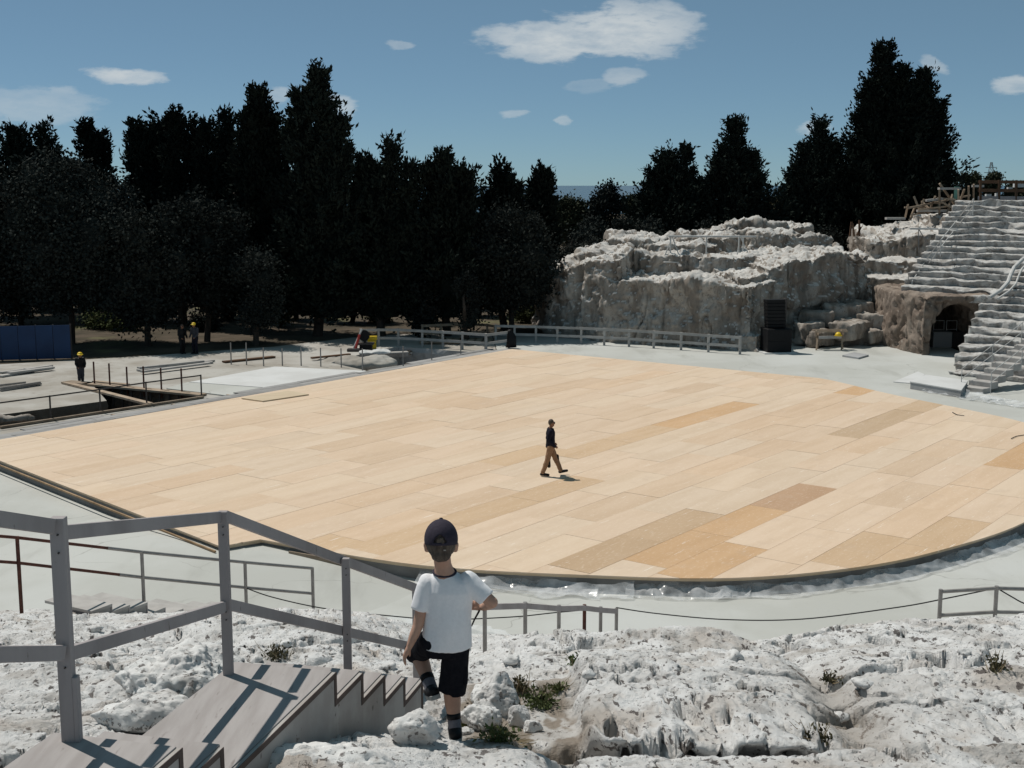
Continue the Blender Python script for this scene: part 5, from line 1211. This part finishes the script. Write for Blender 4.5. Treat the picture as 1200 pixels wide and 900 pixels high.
    pk = []; 
    for k in range(13):
        a = math.pi * k / 12; pk.append(cc + tilt @ Vector((a_ * .9 * math.cos(a), b_ * .8 * math.sin(a), -.020)))
    for k in range(13):
        a = math.pi * k / 12; pk.append(cc + tilt @ Vector((a_ * .82 * math.cos(a), b_ * .8 * math.sin(a) + .075 * math.sin(a), -.030)))
    br_ = obj('cap_visor', pk, [(i, i + 1, 14 + i, 13 + i) for i in range(12)], M['capcloth'], cap); so3 = br_.modifiers.new('thick', 'SOLIDIFY'); so3.thickness = .004
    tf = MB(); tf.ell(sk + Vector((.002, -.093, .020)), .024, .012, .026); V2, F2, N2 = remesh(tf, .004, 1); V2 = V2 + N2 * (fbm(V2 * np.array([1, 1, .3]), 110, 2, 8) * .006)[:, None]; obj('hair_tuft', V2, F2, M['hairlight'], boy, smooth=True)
    bp = MB().box(cc + Vector((.024, -.1, -.032)), (.012, .004, .006)); bp.build('strap_buckle', M['steel'], cap)
    # strap held in the right hand: a thing of its own
    tag(MB().tube([aRw + Vector((-.02, -.02, -.01)), W(561, 717, 6.62), W(556, 726, 6.60), W(552.5, 734, 6.59)], [.006, .006, .005, .004], 6).build('wrist_strap', M['black']), 'short dark strap dangling from the child hand', 'strap')
build_boy()

def person(label, org, rz, pose, s=1.0, top='jacket', low='khaki', helmet_=False, pads=False, group=None):
    """adult figure facing +x before turning by rz; pose: joint dict in metres"""
    t = thing('person', label, 'person', org, group); cr, sr = math.cos(rz), math.sin(rz)
    def T(p): x, y, z = [v * s for v in p]; return Vector((org[0] + x * cr - y * sr, org[1] + x * sr + y * cr, org[2] + z))
    J = {k: T(v) for k, v in pose.items()}; b = MB()
    hd = J['head']; fwd = Vector((cr, sr, 0)); b.ell(hd, .085, .085, .115, 16, 12); b.ell(hd + fwd * .03 + Vector((0, 0, -.06)), .058, .058, .06)
    b.limb([hd + fwd * .105 + Vector((0, 0, -.02)), hd + fwd * .08 + Vector((0, 0, .0))], [.016, .016]); b.limb([hd - Vector((0, 0, .07)), J['neck']], [.052, .058])
    left = Vector((-sr, cr, 0))
    for s_ in (-1, 1): b.ell(hd + left * s_ * .085 - Vector((0, 0, .015)), .02, .02, .032)
    for q in ('L', 'R'):
        b.limb([J['sh' + q], J['el' + q], J['wr' + q]], [.062, .045, .03]); dd = (J['wr' + q] - J['el' + q]); hand(b, J['wr' + q], dd, fwd, (left * (-1 if q == 'L' else 1)), 1.15, .6)
        b.limb([J['hip' + q], J['kn' + q], J['an' + q]], [.10, .068, .045])
    b.loft([(J['hips'], .16, .12, rz + math.pi / 2), (J['hips'].lerp(J['neck'], .35), .155, .115, rz + math.pi / 2), (J['hips'].lerp(J['neck'], .75), .18, .12, rz + math.pi / 2), (J['neck'] - Vector((0, 0, .03)), .10, .08, rz + math.pi / 2)])
    skin('body', b, .012, 'tanskin', t, 3)
    j = MB(); j.loft([(J['hips'] - Vector((0, 0, .04)), .185, .145, rz + math.pi / 2), (J['hips'].lerp(J['neck'], .35), .18, .14, rz + math.pi / 2), (J['hips'].lerp(J['neck'], .78), .20, .145, rz + math.pi / 2), (J['neck'] - Vector((0, 0, .0)), .10, .09, rz + math.pi / 2)])
    for q in ('L', 'R'): j.limb([J['sh' + q], J['el' + q], J['wr' + q]], [.08, .062, .048])
    skin('jacket', j, .013, top, t, 3, .015, 3, 6)
    l = MB(); l.ell(J['hips'], .15, .15, .13)
    for q in ('L', 'R'): l.limb([J['hip' + q], J['kn' + q]], [.115, .085]); l.limb([J['kn' + q], J['an' + q] + (J['kn' + q] - J['an' + q]) * .08], [.085, .07])
    tr_ = skin('trousers', l, .013, low, t, 3, .012, 6, 7)
    if pads:
        for q in ('L', 'R'): mb_ = MB(); k_ = J['kn' + q] + fwd * .06; mb_.limb([k_ + Vector((-.02, 0, .10)), k_ + Vector((.0, 0, -.16))], [.06, .055]); skin('knee_pad', mb_, .012, 'black', tr_, 2)
    for q in ('L', 'R'):
        f = J['toe' + q] - J['an' + q]; sh_ = MB(); sh_.limb([J['an' + q] - Vector((0, 0, .03)) - fwd * .03, J['toe' + q]], [.055, .042]); skin('boot', sh_, .011, 'shoe', t, 2)
    if helmet_:
        mb_ = MB(); mb_.ell(hd + Vector((0, 0, .055)), .125, .125, .10, 16, 10); mb_.ell(hd + Vector((0, 0, .035)) + fwd * .03, .15, .15, .02); skin('helmet', mb_, .012, 'yellow', t, 2)
    else:
        mb_ = MB(); mb_.ell(hd - fwd * .014 + Vector((0, 0, .022)), .092, .092, .108, 16, 12); V, Fc, Nn = remesh(mb_, .011, 2); Fc = [tuple(f) for f in Fc if not any((Vector(V[i]) - hd).dot(fwd) > .045 and V[i][2] < hd.z + .06 for i in f)]
        obj('hair', V, Fc, M['hair'], t, smooth=True); MB().box(hd + fwd * .09 + Vector((0, 0, .012)), (.03, .15, .035), rz).build('sunglasses', M['black'], t)
    return t
walk = dict(head=(-.0, 0, 1.665), neck=(-.03, 0, 1.50), shL=(-.05, .19, 1.43), shR=(-.05, -.19, 1.43), elL=(-.10, .24, 1.15), elR=(-.13, -.25, 1.16), wrL=(.10, .22, .99), wrR=(.09, -.20, .97), hips=(-.03, 0, .94),
            hipL=(-.03, .09, .92), hipR=(-.03, -.09, .92), knL=(.15, .09, .50), anL=(.31, .09, .13), toeL=(.50, .10, .13), knR=(-.14, -.09, .48), anR=(-.28, -.09, .10), toeR=(-.10, -.10, .045))
p = G(646, 557.5, .4); person('man in dark jacket and tan knee-pad trousers walking across the stage', (p.x, p.y, .405), R(4), walk, 1.0, 'jacket', 'khaki', False, True)
stand = dict(head=(.06, 0, 1.62), neck=(.0, 0, 1.47), shL=(-.0, .2, 1.40), shR=(-.0, -.2, 1.40), elL=(.03, .25, 1.12), elR=(.03, -.25, 1.12), wrL=(.2, .2, .95), wrR=(.2, -.2, .95), hips=(-.04, 0, .93),
             hipL=(-.03, .09, .92), hipR=(-.03, -.09, .92), knL=(.03, .1, .5), anL=(-.04, .1, .09), toeL=(.14, .11, .04), knR=(.05, -.1, .5), anR=(.0, -.1, .09), toeR=(.18, -.11, .04))
p = G(93.5, 449); person('worker in black with yellow helmet standing at the head of the trench', (p.x, p.y + .2, 0), R(-60), stand, .82, 'black', 'workgrey', True)
p = G(229, 414.5); person('worker in grey with yellow helmet under the trees', (p.x, p.y, 0), R(-120), stand, 1.0, 'workgrey', 'jacket', True)
p = G(214, 414.5); person('bareheaded worker in black beside the grey worker under the trees', (p.x, p.y, 0), R(-40), stand, .96, 'black', 'black', False)

# ------------------------------------------------------------------ trees
def limbs_mesh(base, h, r, rg, spread, n, t0=.25):
    mb = MB(); b = Vector(base); pts = [b + Vector((rg.normal() * .12 * i, rg.normal() * .12 * i, h * i / 5)) for i in range(6)]; mb.tube([pts[0] - Vector((0, 0, .3))] + pts[1:], [r * (1 - .85 * i / 5) for i in range(6)], 8)
    for k in range(n):
        f = rg.uniform(t0, .9); p = b + Vector((0, 0, h * f)); a = rg.uniform(0, 2 * math.pi); l = spread * rg.uniform(.5, 1) * (1.1 - f * .6); q = p + Vector((math.cos(a) * l, math.sin(a) * l, l * rg.uniform(.4, 1.0)))
        mb.tube([p, p.lerp(q, .5) + Vector((0, 0, .15)), q], [r * .35 * (1 - f * .6), r * .22 * (1 - f * .6), .02], 5)
    return mb
def cypress(label, base, spires, seed, bare=1.2, group='tall cypresses', tilt=.7, m='cypress', ll=.40, dens=1.0):
    """spires: (dx, dy, height, radius) flame-shaped masses of one tree"""
    rg = np.random.default_rng(seed); t = thing('cypress_tree', label, 'tree', base, group); B = np.array(base); Vs = []; Fs = []; nv = 0
    for dx, dy, h, r in spires:
        nc = int(120 * dens * (h / 12) * (.5 + r / 2.0)); u = rg.uniform(0, 1, nc) ** .85; zt = bare / h + (1 - bare / h) * u
        tt = (zt - bare / h) / (1 - bare / h); prof = np.interp(tt, [0, .08, .3, .55, .75, .9, 1], [.55, .85, 1, .86, .56, .26, .03])
        an = rg.uniform(0, 2 * math.pi, nc); lump = 1 + .55 * perlin(np.stack([np.cos(an) * 1.5 + seed, np.sin(an) * 1.5, zt * h * .55], 1), seed) * 2
        rad = r * prof * lump * np.sqrt(rg.uniform(.12, 1.0, nc)); C = np.stack([B[0] + dx + np.cos(an) * rad, B[1] + dy + np.sin(an) * rad, B[2] + zt * h], 1)
        ax = np.stack([np.cos(an) * .75, np.sin(an) * .75, np.full(nc, tilt) + .5 * tt], 1); ax /= np.linalg.norm(ax, axis=1)[:, None]
        K = 46; cs = (rg.uniform(.22, .72, nc) * (.6 + .5 * min(1.4, r / 2)))[:, None, None]
        off = rg.normal(size=(nc, K, 3)) * .42 * cs; al = rg.uniform(-.5, 1.5, (nc, K, 1)) * cs * 1.0; P = (C[:, None] + off * (1.15 - .5 * np.clip(al / cs, 0, 1)) + ax[:, None] * al).reshape(-1, 3)
        D = (ax[:, None] + rg.normal(size=(nc, K, 3)) * .55).reshape(-1, 3); V, Fc = kites(P, D, ll * rg.uniform(.6, 1.25, len(P)), ll * .42, rg); Vs.append(V); Fs.append(Fc + nv); nv += len(V)
        nt_ = int(10 + 9 * r); ta = rg.uniform(0, 2 * math.pi, nt_); tz = rg.uniform(.35, .97, nt_); pr_ = np.interp(tz, [0, .08, .3, .55, .75, .9, 1], [.55, .85, 1, .86, .56, .26, .03]) * r * rg.uniform(.75, 1.15, nt_)
        TC = np.stack([B[0] + dx + np.cos(ta) * pr_, B[1] + dy + np.sin(ta) * pr_, B[2] + bare + tz * (h - bare)], 1); tax = np.stack([np.cos(ta) * (.75 - .4 * tilt), np.sin(ta) * (.75 - .4 * tilt), np.full(nt_, .35 + tilt)], 1)
        TK = 60; fr_ = rg.uniform(0, 1, (nt_, TK, 1)); tl = rg.uniform(.7, 1.7, (nt_, 1, 1)) * min(1.3, .5 + r * .3); TP = (TC[:, None] + tax[:, None] * fr_ * tl + rg.normal(size=(nt_, TK, 3)) * (.20 * (1.08 - fr_))).reshape(-1, 3); TD = (tax[:, None] + rg.normal(size=(nt_, TK, 3)) * .4).reshape(-1, 3)
        V, Fc = kites(TP, TD, ll * rg.uniform(.4, .8, len(TP)), ll * .30, rg); Vs.append(V); Fs.append(Fc + nv); nv += len(V)
    tc = obj('crown', np.concatenate(Vs), np.concatenate(Fs), M[m], t)
    mb = MB(); nseg = 10
    for dx, dy, h, r in spires:                              # solid core added inside the crown to block light
        pts = [Vector((B[0] + dx, B[1] + dy, B[2] + bare + (h - bare) * .93 * i / nseg)) for i in range(nseg + 1)]
        mb.tube(pts, [max(.05, r * .46 * float(np.interp(i / nseg, [0, .08, .3, .55, .75, .9, 1], [.5, .85, 1, .88, .6, .3, .04]))) for i in range(nseg + 1)], 9)
    V = np.array(mb.v); V[:, :2] += np.stack([fbm(V, .9, 2, seed), fbm(V + 7, .9, 2, seed)], 1) * .35; obj('light_block_core', V, mb.f, M[m], t)
    hm = max(s[2] for s in spires); limbs_mesh(base, hm * .6, .16 + hm * .012, rg, 1.0, 10, .06).build('trunk', M['bark'], t); return t
def broadleaf(label, base, h, rx, rz, seed, m='oak', lobes=14, ll=.27, n=36, group='evergreen trees', name='evergreen_tree', dens=1.0, trunk=.2):
    rg = np.random.default_rng(seed); t = thing(name, label, 'tree', base, group); B = np.array(base); Vs = []; Fs = []; nv = 0; core = MB(); top = B + np.array([0, 0, h])
    cc = B + np.array([0, 0, h - rz])
    for k in range(lobes):
        v = rg.normal(size=3); v /= np.linalg.norm(v); v[2] = v[2] * .9 + .1; rl = max(.15, rg.uniform(.30, .52) * min(rx, rz * 1.2)); c = cc + v * np.array([rx - rl * .8, (rx - rl * .8) * .8, rz - rl * .8]) * rg.uniform(.55, 1.0)
        c[2] = max(c[2], B[2] + rl * .5); nc = int(34 * dens * (rl / 1.2) ** 1.6) + 10; d = rg.normal(size=(nc, 3)); d /= np.linalg.norm(d, axis=1)[:, None]; C = c + d * rl * rg.uniform(.6, 1.05, nc)[:, None]
        K = n; cs = rg.uniform(.18, .42, nc)[:, None, None] * (.7 + rl * .25); P = (C[:, None] + rg.normal(size=(nc, K, 3)) * cs).reshape(-1, 3); P[:, 2] = np.maximum(P[:, 2], B[2] + .05); D = rg.normal(size=(nc * K, 3)) + np.repeat(d, K, 0) * .6
        V, Fc = kites(P, D, ll * rg.uniform(.6, 1.2, len(P)), ll * .6, rg); Vs.append(V); Fs.append(Fc + nv); nv += len(V); core.ell(c, rl * .62, rl * .62, rl * .62, 8, 6)
    obj('crown', np.concatenate(Vs), np.concatenate(Fs), M[m], t)
    V = np.array(core.v); V = V + np.stack([fbm(V, 1.5, 2, seed), fbm(V + 3, 1.5, 2, seed), fbm(V + 6, 1.5, 2, seed)], 1) * .3; V[:, 2] = np.maximum(V[:, 2], B[2] + .1); obj('light_block_core', V, core.f, M[m], t)
    limbs_mesh(base, h * .8, trunk, rg, rx * .8, 12, .2).build('trunk', M['bark'], t); return t
def at(px, d): q = W(px, 400, d); return Vector((q.x, d, 0))
def spire(px, py, d, wpx, b):
    """spire from its top in the survey: offsets from tree base b"""
    q = W(px, py, d); return (q.x - b.x, d - b.y, q.z - b.z - .95, wpx / 2 * d / F)
def cyp(label, d, base_px, sp, seed, **kw):
    b = at(base_px, d); cypress(label, b, [spire(x, y, d + dd, w, b) for x, y, w, dd in sp], seed, **kw)
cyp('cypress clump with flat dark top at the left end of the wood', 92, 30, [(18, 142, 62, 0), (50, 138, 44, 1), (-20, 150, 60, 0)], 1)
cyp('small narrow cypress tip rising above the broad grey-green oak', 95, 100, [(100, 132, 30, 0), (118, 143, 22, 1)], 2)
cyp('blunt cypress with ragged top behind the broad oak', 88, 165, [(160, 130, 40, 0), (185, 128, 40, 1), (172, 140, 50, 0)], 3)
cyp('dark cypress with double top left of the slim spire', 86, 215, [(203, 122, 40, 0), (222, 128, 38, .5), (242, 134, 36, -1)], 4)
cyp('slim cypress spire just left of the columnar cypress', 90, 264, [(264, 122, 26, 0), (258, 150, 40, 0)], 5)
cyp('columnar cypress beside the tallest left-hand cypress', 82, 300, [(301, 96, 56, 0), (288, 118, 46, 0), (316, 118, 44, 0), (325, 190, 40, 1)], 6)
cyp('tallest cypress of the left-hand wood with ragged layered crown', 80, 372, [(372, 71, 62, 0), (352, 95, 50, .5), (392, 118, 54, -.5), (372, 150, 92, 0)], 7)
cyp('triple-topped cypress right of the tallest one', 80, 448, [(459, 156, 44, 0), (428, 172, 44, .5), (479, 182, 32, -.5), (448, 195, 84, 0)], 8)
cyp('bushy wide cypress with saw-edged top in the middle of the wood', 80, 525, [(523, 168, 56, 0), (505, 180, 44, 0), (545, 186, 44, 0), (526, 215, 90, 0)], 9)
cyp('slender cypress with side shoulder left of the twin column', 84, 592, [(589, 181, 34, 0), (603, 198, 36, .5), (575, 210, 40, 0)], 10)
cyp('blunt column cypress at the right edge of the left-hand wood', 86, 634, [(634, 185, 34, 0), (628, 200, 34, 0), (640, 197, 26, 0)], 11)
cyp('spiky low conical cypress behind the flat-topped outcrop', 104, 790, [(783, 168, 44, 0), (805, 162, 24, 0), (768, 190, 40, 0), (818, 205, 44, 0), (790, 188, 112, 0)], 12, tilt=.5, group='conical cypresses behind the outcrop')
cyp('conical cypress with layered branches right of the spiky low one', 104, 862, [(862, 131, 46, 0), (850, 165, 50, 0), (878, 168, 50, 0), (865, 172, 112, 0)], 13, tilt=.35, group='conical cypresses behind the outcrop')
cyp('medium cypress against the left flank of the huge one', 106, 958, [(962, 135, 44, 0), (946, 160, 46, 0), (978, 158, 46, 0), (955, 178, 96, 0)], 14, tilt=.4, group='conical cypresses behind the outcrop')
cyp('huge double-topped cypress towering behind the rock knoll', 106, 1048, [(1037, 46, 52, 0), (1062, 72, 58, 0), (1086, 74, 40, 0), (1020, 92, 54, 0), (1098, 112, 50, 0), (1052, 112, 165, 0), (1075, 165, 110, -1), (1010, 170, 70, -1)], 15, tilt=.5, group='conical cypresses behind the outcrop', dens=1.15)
def bl(label, px, py, d, wpx, hfrac, seed, **kw):
    q = W(px, py, d); q.z = max(q.z, 1.0); b = Vector((q.x, d, 0)); broadleaf(label, b, q.z, wpx / 2 * d / F, q.z * hfrac, seed, **kw)
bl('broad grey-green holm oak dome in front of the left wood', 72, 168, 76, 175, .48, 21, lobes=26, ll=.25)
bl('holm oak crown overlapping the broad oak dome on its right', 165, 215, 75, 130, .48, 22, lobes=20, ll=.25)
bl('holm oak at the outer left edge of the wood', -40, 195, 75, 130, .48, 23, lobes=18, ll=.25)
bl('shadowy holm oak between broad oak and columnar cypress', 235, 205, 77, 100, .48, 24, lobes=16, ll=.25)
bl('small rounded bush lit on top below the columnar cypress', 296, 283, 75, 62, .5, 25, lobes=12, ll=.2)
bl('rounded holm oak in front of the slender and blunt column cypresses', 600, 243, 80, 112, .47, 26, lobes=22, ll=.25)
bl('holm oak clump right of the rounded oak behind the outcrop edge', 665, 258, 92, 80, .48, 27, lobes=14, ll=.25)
bl('dark round-headed tree behind the left end of the outcrop', 707, 210, 108, 52, .42, 28, lobes=12)
bl('yellow-green rounded tree against the sea gap', 668, 221, 118, 52, .4, 29, m='pine', lobes=12)
bl('loose brown-olive tree between conical and medium cypresses', 912, 208, 116, 56, .45, 30, m='olive', lobes=12, n=30)
bl('pale olive tree peeping left of the spiky cypress', 745, 222, 125, 40, .4, 31, m='pine', lobes=10)
for i, (px, py, w_) in enumerate(((700, 252, 66), (745, 246, 70), (790, 255, 60), (830, 255, 60), (880, 255, 56), (925, 262, 50), (970, 268, 50))):
    bl('%s dark evergreen shrub behind the outcrop counted from the sea gap' % ORD[i], px, py, 98 + (i % 3), w_, .48, 40 + i, lobes=11, group='shrub belt behind the outcrop', name='evergreen_shrub')
for i, (px, py, w_, d) in enumerate(((20, 300, 90, 86), (110, 300, 90, 88), (190, 290, 90, 88), (270, 300, 80, 90), (345, 290, 70, 90), (410, 290, 80, 88), (490, 290, 70, 88), (560, 290, 60, 92), (620, 300, 60, 94), (-60, 290, 100, 88), (460, 300, 80, 96), (330, 270, 90, 97), (60, 270, 90, 97), (530, 300, 70, 97))):
    bl('shaded understorey shrub '+['beside the blue hoarding', 'between the hoarding and the broad oak trunk', 'behind the two workers', 'behind the lit rounded bush', 'under the columnar cypress', 'under the tallest cypress', 'under the triple-topped cypress', 'under the bushy wide cypress', 'left of the rounded holm oak trunk', 'far beyond the outer left oak', 'deep behind the triple-topped cypress', 'deep behind the tallest cypress', 'deep behind the broad oak dome', 'deep behind the bushy wide cypress'][i], px, py, d, w_, .5, 60 + i, lobes=11, group='understorey of the wood', name='understorey_shrub', dens=.8)
bl('small grey bush by the foot of the bushy wide cypress', 495, 330, 79, 26, .5, 80, lobes=7)
bl('small bush at the left foot of the rounded holm oak', 548, 318, 77, 34, .5, 81, lobes=7, ll=.2)
for i, (px, py, d, w_, m_) in enumerate(((118, 384, 84, 60, 'bright'), (150, 388, 83, 40, 'bright'), (240, 375, 83, 40, 'oak'), (620, 365, 88, 40, 'bright'), (446, 372, 88, 26, 'bright'), (330, 350, 85, 22, 'bright'))):
    bl(['low sunlit undergrowth right of the blue hoarding', 'small bright undergrowth beside the hoarding undergrowth', 'dark low bush behind the grey worker', 'bright undergrowth under the rounded holm oak', 'tiny bright bush behind the pit guard fence', 'tiny bright bush below the tallest cypress'][i], px, py, d, w_, .5, 90 + i, lobes=7, m=m_, group='sunlit undergrowth', name='undergrowth_bush', ll=.18)
for i, (px, py, w_) in enumerate(((1140, 198, 26), (1163, 197, 26), (1190, 209, 26), (1215, 206, 34))):
    q = W(px, py, 190); b = Vector((q.x, 190, 3)); broadleaf('%s distant round-headed pine counted from the timber scaffold side of the skyline' % ORD[i], b, q.z - 3, w_ / 2 * 190 / F, (q.z - 3) * .34, 100 + i, m='pine', lobes=9, ll=.4, n=34, group='distant pines', name='pine_tree')
mb = MB(); mb.prism([(60, 150), (140, 150), (160, 260), (60, 260)], -.2, 3.1)
tag(mb.build('far_rise', M['soil']), kind='structure')
# pylon
q = W(1162, 190, 420); t = thing('lattice_pylon', 'thin lattice power pylon on the far skyline', 'pylon', (q.x, 420, -.2))
H_ = q.z; w0 = 2.6
for sx in (-1, 1):
    for sy in (-1, 1): MB().beam((q.x + sx * w0, 420 + sy * w0, -.2), (q.x + sx * .2, 420 + sy * .2, H_), .13, .13).build('leg', M['steel'], t)
for k in range(9):
    f0, f1 = k / 9, (k + 1) / 9; a = w0 * (1 - f0) + .2 * f0; b = w0 * (1 - f1) + .2 * f1
    MB().beam((q.x - a, 420 - a, H_ * f0), (q.x + b, 420 - b, H_ * f1), .08, .08).build('lattice_bar', M['steel'], t); MB().beam((q.x + a, 420 - a, H_ * f0), (q.x - b, 420 - b, H_ * f1), .08, .08).build('lattice_bar', M['steel'], t)
for z_, l_ in ((H_ * .80, 2.2), (H_ * .90, 1.8)): MB().beam((q.x - l_, 420, z_), (q.x + l_, 420, z_), .2, .2).build('cross_arm', M['steel'], t)

# print('TRIS', sum(sum(max(0, p.loop_total - 2) for p in o.data.polygons) if len(o.data.polygons) < 3000 else len(o.data.loops) - 2 * len(o.data.polygons) for o in bpy.data.objects if o.type == 'MESH') )
